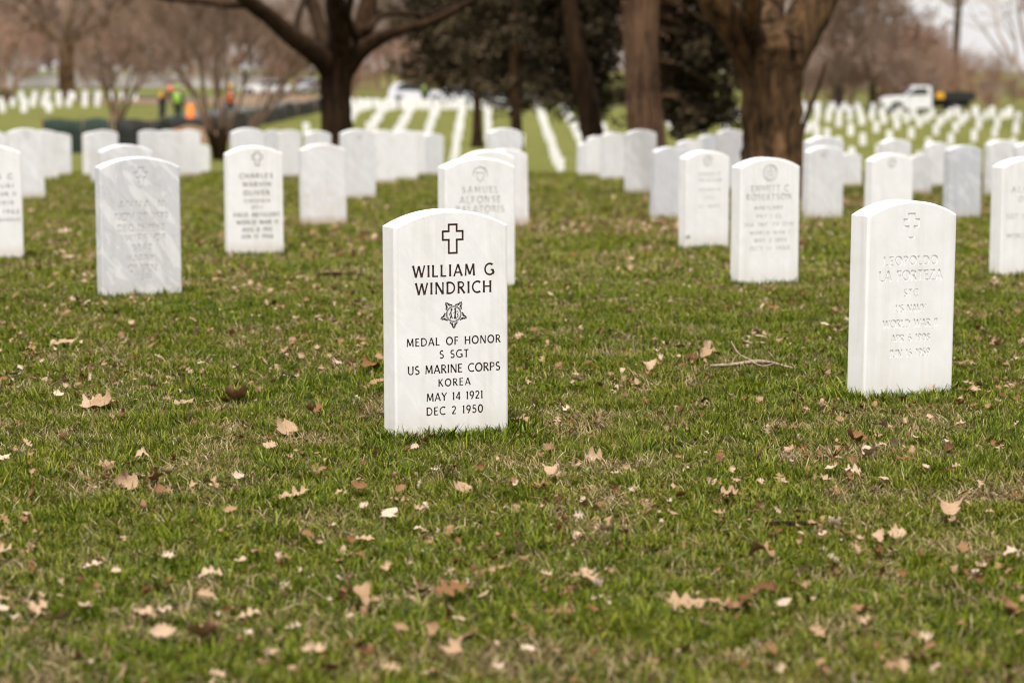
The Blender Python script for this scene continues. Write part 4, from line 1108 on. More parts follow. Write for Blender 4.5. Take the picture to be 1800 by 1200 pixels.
for a in [
    (322, 720, 46, 'oak', 0, .62, 20, 10, 'tan lobed oak leaf with orange tips, left of the dark lettered headstone'),
    (413, 712, 58, 'maple', 1, .36, 150, 20, 'crumpled copper leaf with a black shadowed fold, left of the dark lettered headstone'),
    (590, 650, 38, 'oak', 4, .88, 100, 25, 'bleached pale leaf bent like an arch, left of the dark lettered headstone'),
    (648, 658, 40, 'maple', 2, .22, 60, 20, 'dark rust leaf cluster at the left side of the dark lettered headstone'),
    (662, 682, 30, 'frag', 1, .5, 10, 15, 'pinkish leaf scrap touching the left foot of the dark lettered headstone'),
    (518, 885, 56, 'oak', 3, .66, 8, 18, 'light orange oak leaf with a white tip in the lower left grass'),
    (812, 874, 38, 'maple', 0, .62, 70, 25, 'peach coloured folded leaf in the grass below the dark lettered headstone'),
    (950, 868, 40, 'frag', 2, .4, 5, 10, 'curled brown leaf rolled like a tube right of the peach folded leaf'),
    (405, 912, 30, 'frag', 0, .5, 20, 20, 'small arched pink-brown leaf in the lower left grass'),
    (372, 1032, 50, 'oak', 1, .78, 15, 20, 'pale tan curled leaf low in the left foreground'),
    (440, 1103, 48, 'oak', 4, .74, 10, 10, 'cream leaf lying flat in the bottom left foreground'),
    (1060, 950, 52, 'oak', 2, .84, 160, 20, 'bleached white-tan leaf bent over at its end, right of centre foreground'),
    (1205, 1078, 82, 'oak', 0, .60, 3, 22, 'largest leaf, flattish pinkish oak leaf with jagged edge in the right foreground'),
    (1275, 1083, 60, 'oak', 3, .52, -10, 8, 'brown oak leaf lying right beside the largest pinkish one'),
    (1460, 938, 46, 'oak', 5, .92, 100, 40, 'upright bleached leaf at the end of the dark foreground stick'),
    (1768, 1090, 50, 'maple', 1, .33, 80, 40, 'upright amber brown crumpled leaf in the lower right corner'),
    (1662, 795, 34, 'oak', 2, .95, 80, 35, 'almost white upright leaf in the right grass below the second headstone'),
    (1500, 845, 44, 'oak', 4, .85, 30, 35, 'pale torn leaf standing in the grass under the second headstone'),
    (1716, 866, 32, 'oak', 1, .74, 95, 25, 'tan leaf with a dark heart, right of the pale torn leaf'),
    (1500, 785, 48, 'maple', 1, .25, 40, 25, 'dark red-brown leaf heap under the second nearest headstone'),
    (1538, 758, 30, 'frag', 2, .85, 130, 30, 'pale curled strip of leaf below the foot of the second headstone'),
    (990, 733, 32, 'oak', 5, .93, 30, 10, 'small cream leaf right of the foot of the dark lettered headstone'),
    (805, 762, 26, 'frag', 3, .42, 60, 30, 'orange-brown leaf against the front foot of the dark lettered headstone'),
    (1248, 637, 40, 'maple', 2, .55, 20, 20, 'arched tan leaf beside the fallen branch'),
    (1215, 640, 34, 'frag', 0, .1, 60, 20, 'very dark leaf left of the fallen branch'),
    (110, 614, 70, 'oak', 0, .70, 5, 6, 'flat pinkish leaf patch at left before the grey streaked headstone'),
    (160, 724, 44, 'maple', 0, .76, 30, 15, 'tan leaf with a white edge in the left grass'),
    (1782, 995, 50, 'oak', 1, .85, 20, 15, 'cream and brown leaf at the right edge of the foreground'),
    (222, 517, 16, 'frag', 0, .15, 60, 40, 'red-brown leaf leaning on the foot of the grey streaked headstone'),
    (115, 415, 30, 'oak', 4, .8, 20, 20, 'pale leaf left of the grey streaked headstone'),
    (1240, 1055, 20, 'frag', 1, .18, 80, 50, 'small dark red leaf standing behind the largest pinkish leaf'),
    (985, 1095, 50, 'oak', 3, .28, 5, 15, 'rust-red oak leaf at the bottom centre'),
    (60, 1090, 60, 'oak', 2, .70, 40, 20, 'tan leaf heap in the bottom left corner'),
]: leaf(*a)
tones = ((.12, 'dark brown'), (.3, 'rust coloured'), (.5, 'tan'), (.7, 'sandy'), (.9, 'bleached'))
zones = [(0, 660, 530, 760, 'left of the dark lettered headstone'), (910, 1480, 530, 760, 'between the two nearest headstones'), (1690, 1800, 400, 760, 'right of the second nearest headstone'),
         (0, 600, 770, 1000, 'in the left foreground grass'), (600, 1200, 775, 1000, 'in the grass below the dark lettered headstone'), (1200, 1800, 720, 1000, 'in the grass below the second headstone'),
         (0, 600, 1000, 1200, 'along the bottom left of the photo'), (600, 1200, 1000, 1200, 'along the bottom centre of the photo'), (1200, 1800, 1000, 1200, 'along the bottom right of the photo'),
         (330, 760, 460, 540, 'behind and left of the dark lettered headstone')]
counts = [34, 28, 14, 28, 32, 40, 22, 24, 26, 12]
rl = random.Random(77)
for (x0, x1, y0, y1, where), n in zip(zones, counts):
    cl = [(rl.uniform(x0, x1), rl.uniform(y0, y1)) for _ in range(max(4, n // 4))]
    for i in range(n):
        ti = rl.choices(range(5), (1.2, 1.4, 3, 3.4, 2.2))[0]; tone, word = tones[ti]
        cx_, cy_ = rl.choice(cl); sc_ = (cy_ - 60) / 700
        qx, qy = (cx_ + rl.gauss(0, 46) * sc_, cy_ + rl.gauss(0, 15) * sc_) if rl.random() < .72 else (rl.uniform(x0, x1), rl.uniform(y0, y1))
        qx = min(max(qx, x0), x1); qy = min(max(qy, y0), y1); kind = rl.choices(('oak', 'maple', 'frag'), (3, 1.4, 3))[0]
        size = (qy - 60) / 700 * rl.choice((rl.uniform(10, 22), rl.uniform(16, 46))) * (1.15 if kind != 'frag' else .8)
        kw = {'oak': 'oak leaf', 'maple': 'wide leaf', 'frag': 'leaf scrap'}[kind]
        lab = '%s %s lying %s' % (word, kw, where)
        leaf(qx, qy, size, kind, rl.randrange(6), min(1, max(0, tone + rl.uniform(-.08, .08))), rl.uniform(0, 360), rl.gauss(0, 26), lab, lab.replace('lying ', ''), lift=rl.uniform(.016, .034))
# crumbs nobody could count
P, Ro, Sc, Ti = [], [], [], []
for d0, d1, dens, mg, sc in ((2.6, 5.2, 270, .7, .025), (5.2, 7, 210, .8, .026), (7, 12, 130, 1, .030), (12, 30, 44, 1.8, .048)):
    x, d = field(d0, d1, dens, mg)
    x2, d2 = field(12, 24, 60, 1.5) if d0 == 12 else (np.zeros(0), np.zeros(0))
    k = rng.random(len(x2)) < bare_at(x2, d2); x, d = np.concatenate([x, x2[k]]), np.concatenate([d, d2[k]])
    k = outside(x, d) & (rng.random(len(x)) < np.clip((fbm(x, d, 57, .35) - .40) * 5.0, .10, 1)); x, d = x[k], d[k]; n = len(x)
    P.append(np.stack([x, d, ground(x, d) + rng.uniform(.008, .030, n)], 1))
    Ro.append(np.stack([rng.normal(0, .6, n), rng.normal(0, .6, n), rng.uniform(0, 6.28, n)], 1))
    Sc.append(sc * rng.uniform(.4, 1.5, n)); Ti.append(np.clip(rng.beta(1.5, 1.6, n), 0, 1))
o = scatter('leaf_litter', FRAG + OAK, np.concatenate(P), np.concatenate(Ro), np.concatenate(Sc), np.concatenate(Ti))
tag(o, 'crumbs of dead leaves sunk in the grass', 'leaf litter', kind='stuff')

# twigs on the lawn
def stick(name, pts, rad, label, mat, side=None):
    P = [hit(*q) + Vector((0, 0, .022)) for q in pts]; b = P[0].copy()
    mb = MB(); bark_tube(mb, [q - b for q in P], rad, 7, .15, 4)
    for sp_ in side or []:
        Q = [hit(*q) + Vector((0, 0, .022 + .012 * i)) - b for i, q in enumerate(sp_)]
        bark_tube(mb, Q, [rad[1] * .7] + [rad[-1] * .8] * (len(Q) - 1), 5, .1, 3)
    o = mb.build(name, mat, None, True); o.location = b
    return tag(o, label, 'stick')
stick('fallen_branch', [(1248, 654), (1290, 652), (1330, 647), (1358, 650), (1392, 658)], [.004, .006, .008, .006, .003], 'pale fallen branch with side twigs in the grass between the two nearest headstones', DRYBARK,
      [[(1345, 648), (1362, 655), (1340, 668), (1320, 665)], [(1330, 648), (1300, 640), (1285, 622)]])
stick('fallen_stick', [(1345, 937), (1380, 936), (1412, 937), (1442, 936)], [.004, .0048, .0045, .003], 'thin dark stick pointing at the upright bleached leaf', BARKD)
stick('fallen_stick', [(560, 490), (600, 489), (640, 491)], [.008, .009, .006], 'dark stick in the grass behind and left of the dark lettered headstone', BARKD)

# ------------------------------------------------------------------ background things
DARKF = plain('black_silt_cloth', (0.024, 0.024, 0.022), .9, var=.6, scale=2.0)
GREENF = plain('green_mesh_cloth', (0.009, 0.024, 0.015), .9, var=.7, scale=2.2)
WOOD = plain('stake_wood', (0.26, 0.18, 0.10), .8)
ASPH = plain('asphalt', (0.085, 0.085, 0.085), .9, var=.2, scale=2)
WALLM = plain('pale_stone_wall', (0.42, 0.39, 0.38), .8, var=.12, scale=.8)
DIRT = plain('dug_earth', (0.17, 0.105, 0.055), .95, var=.35, scale=2.5, bump=.6)
WHITE = plain('white_car_paint', (0.72, 0.72, 0.74), .3, var=.03)
SILVER = plain('silver_car_paint', (0.42, 0.43, 0.47), .3, .3, var=.04)
BLUEGREY = plain('grey_car_paint', (0.30, 0.32, 0.36), .35, .2, var=.04)
BLACKM = plain('black_steel', (0.012, 0.012, 0.014), .5)
TYRE = plain('tyre_rubber', (0.015, 0.015, 0.015), .85)
RIM = plain('wheel_rim', (0.35, 0.35, 0.36), .35, .8)
GLASSM = plain('car_glass', (0.03, 0.035, 0.04), .08)
YELLOW = plain('yellow_toolbox_paint', (0.70, 0.36, 0.02), .45)
ORANGE = plain('orange_fluorescent', (0.85, 0.16, 0.02), .6)
LIME = plain('lime_fluorescent', (0.28, 0.46, 0.05), .6)
SKIN = plain('skin', (0.42, 0.26, 0.19), .6)
NAVY = plain('dark_work_cloth', (0.022, 0.026, 0.035), .9)
GREENCLOTH = plain('dark_green_cloth', (0.035, 0.05, 0.03), .9)
LAMPW = plain('lamp_lens', (0.7, 0.7, 0.66), .2)
LAMPR = plain('tail_lamp_lens', (0.45, 0.02, 0.02), .3)

# road and parking strip, draped on the ground
def drape(name, pts, width, mat, lift=.03):
    mb = MB(); vs = []
    P = []
    for i in range(len(pts) - 1):
        n = max(2, int((Vector(pts[i + 1]) - Vector(pts[i])).length / 3))
        for j in range(n): P.append(Vector(pts[i]).lerp(Vector(pts[i + 1]), j / n))
    P.append(Vector(pts[-1]))
    for i, p in enumerate(P):
        t = (P[min(i + 1, len(P) - 1)] - P[max(i - 1, 0)]).normalized(); nrm = Vector((-t.y, t.x))
        for k in (-1, -.5, 0, .5, 1):
            q = p + nrm * (width / 2 * k)
            vs.append(Vector((q.x, q.y, gz(q.x, q.y) + lift)))
    mb.add(vs, [(i * 5 + j, i * 5 + j + 1, i * 5 + j + 6, i * 5 + j + 5) for i in range(len(P) - 1) for j in range(4)])
    o = mb.build(name, mat, None, True)
    return tag(o, kind='structure')
drape('road', [(-60, 172), (-25, 170), (-12, 168), (0, 170), (14, 170), (60, 160), (120, 150)], 8, ASPH, .05)

# silt fences: cloth between stakes
def cloth_fence(name, label, pts, height, mat):
    e = empty(name, (pts[0][0], pts[0][1], gz(*pts[0]))); tag(e, label, 'fence')
    mb = MB(); vs = []; stakes = []
    P = []
    for i in range(len(pts) - 1):
        n = max(2, int(math.dist(pts[i], pts[i + 1]) / .6))
        for j in range(n): P.append(Vector(pts[i]).lerp(Vector(pts[i + 1]), j / n))
    P.append(Vector(pts[-1]))
    n = len(P)
    for side in (-.015, .015):
        for i, p in enumerate(P):
            z = gz(p.x, p.y); sag = .05 * math.sin(i * 1.3) + .04 * math.sin(i * .37)
            for k in range(4):
                vs.append(Vector((p.x + .04 * math.sin(i * .9 + k), p.y + side + .05 * math.sin(i * .7 + k * .8), z - .05 + (height + sag) * k / 3)) - e.location)
    fs = []
    for s in range(2):
        for i in range(n - 1):
            for k in range(3):
                a = s * n * 4 + i * 4 + k; f = (a, a + 4, a + 5, a + 1); fs.append(f if s == 0 else f[::-1])
    for i in range(n - 1):
        fs.append((i * 4 + 3, (i + 1) * 4 + 3, n * 4 + (i + 1) * 4 + 3, n * 4 + i * 4 + 3))
    mb.add(vs, fs); mb.build('cloth', mat, e, True)
    for i in range(0, n, 4):
        p = P[i]; z = gz(p.x, p.y); m2 = MB(); m2.box((p.x - .025, p.y - .09, z - .2), (p.x + .025, p.y - .05, z + height + .18))
        o = m2.build('stake', WOOD, e); o.data.transform(Matrix.Translation(-e.location))
    return e
def pxd(px, d): return ((px - 900) / FPX * d, d)
cloth_fence('silt_fence', 'dark green cloth fence with wooden stakes behind the stones at left', [pxd(78, 74), pxd(150, 72), pxd(235, 68)], 1.15, GREENF)
def far_hit(px, py):
    r_ = ray(px, py)
    for d in np.arange(52, 420, .4):
        if gz(r_.x * d, d) >= CAMZ + r_.z * d: return (r_.x * d, float(d))
    return (r_.x * 300, 300.0)
cloth_fence('silt_fence', 'black cloth fence climbing past the bushy shrub tree toward the left tree trunk', [far_hit(*q) for q in ((262, 246), (330, 244), (400, 236), (450, 222), (510, 208), (566, 196))], .85, DARKF)
cloth_fence('silt_fence', 'short black cloth fence at the right end of the green one', [pxd(204, 66), pxd(250, 67), pxd(300, 70)], 1.1, DARKF)
drape('dirt_path', [far_hit(*q) for q in ((215, 176), (300, 182), (380, 184), (470, 178), (562, 168))], 9.0, DIRT, .06)
drape('path', [far_hit(*q) for q in ((300, 205), (380, 206), (450, 196), (562, 183))], 5.0, ASPH, .07)
# low white wall far left
mb = MB(); x0, x1 = (-60 - 900) / FPX * 232, (500 - 900) / FPX * 232
z0 = min(gz(x0, 232), gz(x1, 232)) - .3
mb.box((0, -.3, 0), (x1 - x0, .3, 2.05)); mb.box((-.05, -.38, 2.05), (x1 - x0 + .05, .38, 2.25))
for i in range(7):
    q = (x1 - x0) / 6 * i; mb.box((q - .4, -.45, 0), (q + .4, -.302, 2.05))
o = mb.build('boundary_wall', WALLM); o.location = (x0, 232, z0); tag(o, 'long low whitish stone wall with piers beyond the far left lawn', 'wall')

# heap of dug earth
rndh = random.Random(4); mb = MB()
vs, fs = [], []; nr, na_ = 7, 24
for i in range(nr + 1):
    for j in range(na_):
        t = i / nr; a = 6.283 * j / na_; rr = (1 + .18 * math.sin(3 * a + 1) + rndh.uniform(-.06, .06)) * t
        vs.append(Vector((1.9 * rr * math.cos(a), 1.2 * rr * math.sin(a), .75 * (1 - t ** 1.6) + rndh.uniform(-.05, .05) - .08)))
fs = [(i * na_ + j, (i + 1) * na_ + j, (i + 1) * na_ + (j + 1) % na_, i * na_ + (j + 1) % na_) for i in range(nr) for j in range(na_)]
mb.add(vs, fs); o = mb.build('earth_heap', DIRT, None, True); X, Y = pxd(338, 92); o.location = (X, Y, gz(X, Y)); tag(o, 'low heap of dug brown earth behind the black cloth fence', 'earth heap')

# ---- vehicles
def wheel(parent, x, y, r, w=.24):
    m = MB(); prof = [(r * .62, -w / 2), (r * .92, -w / 2), (r, -w * .3), (r, w * .3), (r * .92, w / 2), (r * .62, w / 2)]
    n = 24
    for k in range(n):
        a = 6.283 * k / n
        m.v += [Vector((x + p[0] * math.cos(a), y + p[1], r + p[0] * math.sin(a))) for p in prof]
    m.f += [(k * 6 + i, k * 6 + i + 1, ((k + 1) % n) * 6 + i + 1, ((k + 1) % n) * 6 + i) for k in range(n) for i in range(5)]; m.n = len(m.v)
    wo = m.build('wheel', TYRE, parent, True)
    q = MB(); q.tube([Vector((x, y - w * .42, r)), Vector((x, y - w * .2, r)), Vector((x, y + w * .42, r))], [r * .55, r * .62, r * .6], 20)
    q.tube([Vector((x, y - w * .48, r)), Vector((x, y - w * .40, r))], [r * .15, r * .2], 10)
    ro = q.build('rim', RIM, wo)
    return wo
def arch_profile(pts):
    return pts
def place(e, px, d, rz):
    X, Y = pxd(px, d); e.location = (X, Y, gz(X, Y)); e.rotation_euler = (0, 0, R(rz))
# pickup with a black flatbed, nose to the left
e = empty('flatbed_truck', (0, 0, 0)); tag(e, 'white cab truck with black dump bed and yellow toolbox parked beyond the right field', 'truck')
b = MB()
def arc_cut(cx, r, z, n=8): return [(cx - r * math.cos(math.pi * i / n), z + r * math.sin(math.pi * i / n)) for i in range(n + 1)]
prof = [(-3.15, .50), (-3.2, .95), (-3.05, 1.22), (-1.75, 1.34), (-1.05, 1.98), (-.75, 2.05), (.10, 2.05), (.22, 1.95), (.28, .48)] + [(-1.75, .45)] + [(p[0], p[1]) for p in arc_cut(-2.25, .52, .45)[::-1]] + [(-2.85, .42)]
b.prism(prof, -1.0, 1.0); b.build('cab', WHITE, e, False, .05)
g = MB(); 
for sg in (-1, 1):
    g.add([Vector((x, sg * 1.012, z)) for x, z in ((-1.5, 1.38), (-.98, 1.86), (-.1, 1.90), (.0, 1.42))], [(0, 1, 2, 3)])
g.build('side_window', GLASSM, e)
g = MB(); g.add([Vector(p) for p in ((-1.80, -.85, 1.37), (-1.80, .85, 1.37), (-1.12, .78, 1.97), (-1.12, -.78, 1.97))], [(0, 1, 2, 3)]); g.build('windshield', GLASSM, e)
b = MB(); b.box((.42, -1.1, .98), (3.35, 1.1, 1.08)); b.box((.42, -1.12, 1.08), (3.35, -1.04, 1.62)); b.box((.42, 1.04, 1.08), (3.35, 1.12, 1.62)); b.box((3.27, -1.04, 1.08), (3.35, 1.04, 1.62)); b.box((.42, -1.04, 1.08), (.5, 1.04, 1.95))
for k in range(5): b.box((.7 + k * .62, -1.17, 1.0), (.78 + k * .62, -1.121, 1.64))
b.build('dump_bed', BLACKM, e)
b = MB(); b.box((-.2, -.45, .55), (3.1, .45, .97)); b.build('chassis', BLACKM, e)
b = MB(); b.box((.48, -1.10, 1.13), (1.05, -1.125 - .35, 1.58)); b.build('toolbox', YELLOW, e, False, .03)
b = MB(); b.box((-3.26, -1.0, .48), (-3.16, 1.0, .72)); b.build('bumper', RIM, e, False, .03)
for sg in (-1, 1):
    b = MB(); b.box((-3.17, sg * .82 - .14, .92), (-3.09, sg * .82 + .14, 1.12)); b.build('headlight', LAMPW, e)
    b = MB(); b.box((3.33, sg * .9 - .1, .9), (3.38, sg * .9 + .1, .98)); b.build('tail_light', LAMPR, e)
    b = MB(); b.box((-1.42, sg * 1.16 - .08, 1.36), (-1.34, sg * 1.16 + .1, 1.62)); b.build('mirror', BLACKM, e)
    for x in (-2.25, 1.9): wheel(e, x, sg * .92, .42)
b = MB(); b.box((-.62, -1.008, 1.14), (-.42, -1.03, 1.18)); b.build('door_handle', BLACKM, e)
place(e, 1623, 158, 0)

def car(name, label, paint, px, d, rz, kind='sedan', group='cars parked beyond the far rows'):
    e = empty(name, (0, 0, 0)); tag(e, label, 'car', group)
    hgt = {'sedan': 1.45, 'suv': 1.75, 'van': 2.3}[kind]
    if kind == 'sedan': top = [(-2.2, .85), (-1.0, .98), (-.45, 1.42), (.85, 1.45), (1.6, 1.02), (2.2, .95)]
    elif kind == 'suv': top = [(-2.25, .95), (-1.15, 1.1), (-.55, 1.68), (1.75, 1.72), (2.2, 1.1)]
    else: top = [(-2.6, 1.0), (-2.1, 1.25), (-1.5, 2.2), (2.5, 2.3), (2.6, 1.2)]
    L2 = -top[0][0]
    low = [(L2 + .02, .4)] + [(1.35 + .38 * math.cos(math.pi * i / 8), .38 + .38 * math.sin(math.pi * i / 8)) for i in range(9)] + [(-1.4 + .38 * math.cos(math.pi * i / 8), .38 + .38 * math.sin(math.pi * i / 8)) for i in range(9)] + [(-L2 - .02, .42)]
    b = MB(); b.prism(top + low, -.88, .88); b.build('body', paint, e, False, .06)
    g = MB()
    x0, x1 = top[2][0] + .02, top[-2][0] - (.15 if kind != 'sedan' else -.45)
    zt = hgt - .1; zb = top[1][1] + .03
    for sg in (-1, 1): g.add([Vector((x, sg * .893, z)) for x, z in ((x0 - .38, zb), (x0 + .02, zt), (x1 - .3, zt), (x1, zb))], [(0, 1, 2, 3)])
    g.build('side_window', GLASSM, e)
    g = MB(); g.add([Vector((x - .012, y, z + .012)) for x, y, z in ((top[1][0] + .06, -.78, top[1][1] + .06), (top[1][0] + .06, .78, top[1][1] + .06), (top[2][0] - .06, .70, top[2][1] - .06), (top[2][0] - .06, -.70, top[2][1] - .06))], [(0, 1, 2, 3)]); g.build('windshield', GLASSM, e)
    for sg in (-1, 1):
        b = MB(); b.box((-L2 - .03, sg * .65 - .16, .68), (-L2 + .08, sg * .65 + .16, .8)); b.build('headlight', LAMPW, e)
        b = MB(); b.box((L2 - .08, sg * .7 - .12, .75), (L2 + .035, sg * .7 + .12, .9)); b.build('tail_light', LAMPR, e)
        for x in (-1.4, 1.35): wheel(e, x, sg * .78, .33, .2)
    place(e, px, d, rz)
car('parked_car', 'silver car seen between the slender evergreen and the leaning one', SILVER, 955, 158, 185)
car('parked_car', 'white car left of the small trunk of the low evergreen', WHITE, 795, 168, 10)
car('parked_van', 'white van left of the lime vested worker in the distance', WHITE, 735, 172, 175, 'suv')
car('parked_car', 'grey car right behind the small trunk of the low evergreen', BLUEGREY, 868, 165, 8)
car('parked_car', 'white car whose roof shows just left of the left tree trunk', SILVER, 545, 225, 80, 'suv')
car('parked_car', 'white car among the brush left of the left tree trunk', WHITE, 470, 190, 5)

# ---- people: one skinned body each, with clothing as parts
def person(label, px, d, rz, pose, vest, trousers, hat, sc=1.0):
    X, Y = pxd(px, d)
    e = empty('person', (X, Y, gz(X, Y)), R(rz)); tag(e, label, 'person')
    J = dict(pelvis=(0, 0, .95), waist=(0, 0, 1.1), chest=(0, 0, 1.34), neck=(0, .0, 1.50), head0=(0, -.02, 1.58), head1=(0, -.02, 1.70), head2=(0, -.01, 1.79))
    for s, sg in (('l', -1), ('r', 1)):
        J.update({'hip' + s: (sg * .10, 0, .90), 'knee' + s: (sg * .12, -.03, .50), 'ankle' + s: (sg * .13, .01, .09), 'toe' + s: (sg * .15, -.17, .04),
                  'sh' + s: (sg * .19, 0, 1.42), 'elb' + s: (sg * .27, .03, 1.14), 'wr' + s: (sg * .27, -.10, .93), 'palm' + s: (sg * .27, -.13, .86)})
    if pose == 'bend':
        J.update(waist=(0, -.08, 1.08), chest=(0, -.25, 1.24), neck=(0, -.38, 1.34), head0=(0, -.44, 1.38), head1=(0, -.52, 1.45), head2=(0, -.58, 1.50))
        for s, sg in (('l', -1), ('r', 1)): J.update({'sh' + s: (sg * .19, -.30, 1.29), 'elb' + s: (sg * .25, -.40, 1.02), 'wr' + s: (sg * .20, -.52, .82), 'palm' + s: (sg * .18, -.55, .76)})
    if pose == 'reach':
        for s, sg in (('r', 1),): J.update({'elb' + s: (sg * .30, -.18, 1.22), 'wr' + s: (sg * .26, -.42, 1.20), 'palm' + s: (sg * .25, -.49, 1.20)})
        J.update(kneel=(-.12, -.22, .56), anklel=(-.13, .02, .10), toel=(-.14, -.16, .05))
    rad = dict(pelvis=.15, waist=.135, chest=.155, neck=.06, head0=.075, head1=.098, head2=.07)
    for s in 'lr': rad.update({'hip' + s: .095, 'knee' + s: .062, 'ankle' + s: .045, 'toe' + s: .04, 'sh' + s: .065, 'elb' + s: .046, 'wr' + s: .032, 'palm' + s: .038})
    Ed = [('pelvis', 'waist'), ('waist', 'chest'), ('chest', 'neck'), ('neck', 'head0'), ('head0', 'head1'), ('head1', 'head2')]
    for s in 'lr': Ed += [('pelvis', 'hip' + s), ('hip' + s, 'knee' + s), ('knee' + s, 'ankle' + s), ('ankle' + s, 'toe' + s), ('chest', 'sh' + s), ('sh' + s, 'elb' + s), ('elb' + s, 'wr' + s), ('wr' + s, 'palm' + s)]
    for s, sg in (('l', -1), ('r', 1)):
        pm = Vector(J['palm' + s]); dr = (pm - Vector(J['wr' + s])).normalized()
        for k, (off, ln) in enumerate(((-.03, .07), (-.01, .085), (.012, .08), (.032, .06))):
            J['f%d%s' % (k, s)] = tuple(pm + dr * ln * .55 + Vector((0, off, 0))); J['g%d%s' % (k, s)] = tuple(pm + dr * ln + Vector((-sg * .02, off, 0)))
            rad['f%d%s' % (k, s)] = rad['g%d%s' % (k, s)] = .009
            Ed += [('palm' + s, 'f%d%s' % (k, s)), ('f%d%s' % (k, s), 'g%d%s' % (k, s))]
        J['t' + s] = tuple(pm + dr * .02 + Vector((-sg * .035, -.04, 0))); rad['t' + s] = .010; Ed.append(('palm' + s, 't' + s))
    keys = list(J)
    m = bpy.data.meshes.new('body'); m.from_pydata([J[k] for k in keys], [(keys.index(a), keys.index(b)) for a, b in Ed], [])
    o = bpy.data.objects.new('body', m); COL.objects.link(o); o.parent = e
    sk = o.modifiers.new('skin', 'SKIN'); sk.use_smooth_shade = True
    if not m.skin_vertices: m.skin_vertices.new()
    for i, k in enumerate(keys):
        m.skin_vertices[0].data[i].radius = (rad[k], rad[k] * (.72 if k in ('pelvis', 'waist', 'chest') else 1)); m.skin_vertices[0].data[i].use_root = (k == 'pelvis')
    ss = o.modifiers.new('sub', 'SUBSURF'); ss.levels = 1; ss.render_levels = 1
    m.materials.append(SKIN)
    def V(k): return Vector(J[k])
    t = MB()
    for s in 'lr': bark_tube(t, [V('pelvis') + Vector((.04 * (1 if s == 'r' else -1), 0, .06)), V('hip' + s), V('knee' + s), V('ankle' + s) + Vector((0, 0, .02))], [.15, .125, .092, .078], 10, .02, 4)
    t.build('trousers', trousers, e, True)
    t = MB(); bark_tube(t, [V('pelvis') - Vector((0, 0, .02)), V('waist'), V('chest'), V('neck') - Vector((0, 0, .03))], [.185, .19, .20, .10], 14, .02, 4)
    for s in 'lr': bark_tube(t, [V('chest').lerp(V('sh' + s), .6), V('sh' + s), V('elb' + s), V('wr' + s)], [.08, .088, .066, .05], 9, .02, 4)
    t.build('jacket', trousers, e, True)
    t = MB(); bark_tube(t, [V('waist') - Vector((0, 0, .08)), V('waist'), V('chest'), V('chest').lerp(V('neck'), .6)], [.205, .208, .218, .15], 14, .02, 4); t.build('vest', vest, e, True)
    h = V('head2'); dn = (V('head1') - V('head0')).normalized()
    t = MB(); bark_tube(t, [h - dn * .05, h - dn * .03, h + dn * .03, h + dn * .07], [.15, .118, .112, .04], 14, .0, 3); t.build('helmet', hat, e, True)
    t = MB()
    f = V('head1'); fw = Vector((0, -1, 0)) if pose != 'bend' else Vector((0, -.7, -.7)); upv = dn
    t.tube([f + fw * .085 + upv * .01, f + fw * .125 - upv * .02, f + fw * .09 - upv * .03], [.012, .018, .014], 6); t.build('nose', SKIN, e, True)
    t = MB(); t.tube([f + fw * .09 - upv * .06 + Vector((-.025, 0, 0)), f + fw * .1 - upv * .06, f + fw * .09 - upv * .06 + Vector((.025, 0, 0))], [.005, .008, .005], 5); t.build('mouth', plain('lips', (.3, .12, .1), .6), e, True)
    for sg in (-1, 1):
        t = MB(); t.tube([f + fw * .08 + upv * .02 + Vector((sg * .035, 0, 0)), f + fw * .098 + upv * .02 + Vector((sg * .035, 0, 0))], [.014, .008], 6); t.build('eye', BLACKM, e)
        t = MB(); t.tube([f + Vector((sg * .095, 0, -.03)), f + Vector((sg * .108, .01, 0)), f + Vector((sg * .098, .01, .03))], [.012, .018, .014], 6); t.build('ear', SKIN, e, True)
        k = 'l' if sg < 0 else 'r'
        t = MB(); bark_tube(t, [V('ankle' + k) + Vector((0, .05, .06)), V('ankle' + k) + Vector((0, .03, -.03)), V('toe' + k).lerp(V('ankle' + k), .3) - Vector((0, 0, .02)), V('toe' + k)], [.06, .065, .055, .045], 9, 0, 3); t.build('boot', BLACKM, e, True)
    return e
person('worker in dark green clothes with a lime vest standing in the dug area at left', 316, 100, 160, 'stand', LIME, GREENCLOTH, LIME)
person('worker in a yellow vest bending down, left of the lime vested one', 288, 108, 60, 'bend', YELLOW, NAVY, ORANGE)
person('worker with an orange vest and yellow helmet half hidden by the bushy shrub stems', 408, 104, -30, 'reach', ORANGE, NAVY, YELLOW)
person('worker in a lime vest and dark trousers by the parked cars, centre left distance', 748, 150, 170, 'stand', LIME, NAVY, LIME)
# traffic cone and barrel of the dig
def cone(px, d, label):
    X, Y = pxd(px, d); e = empty('traffic_cone', (X, Y, gz(X, Y))); tag(e, label, 'cone')
    t = MB(); t.tube([(0, 0, .03), (0, 0, .25), (0, 0, .70), (0, 0, .72)], [.15, .11, .035, .02], 18); t.build('body', ORANGE, e, True)
    t = MB(); t.box((-.2, -.2, 0), (.2, .2, .03)); t.build('foot', ORANGE, e, False, .01)
    t = MB(); t.tube([(0, 0, .36), (0, 0, .50)], [.092, .066], 18); t.build('band', WHITE, e, True)
cone(313, 90, 'orange traffic cone standing by the dug earth heap at left')
X, Y = pxd(338, 104); e = empty('traffic_barrel', (X, Y, gz(X, Y))); e.scale = (.72, .72, .72); tag(e, 'orange traffic barrel with pale bands beside the lime vested worker at left', 'barrel')
t = MB(); t.tube([(0, 0, 0), (0, 0, .35), (0, 0, .36), (0, 0, .7), (0, 0, .71), (0, 0, 1.05), (0, 0, 1.1)], [.30, .29, .275, .27, .255, .25, .12], 20); t.build('body', ORANGE, e, True)
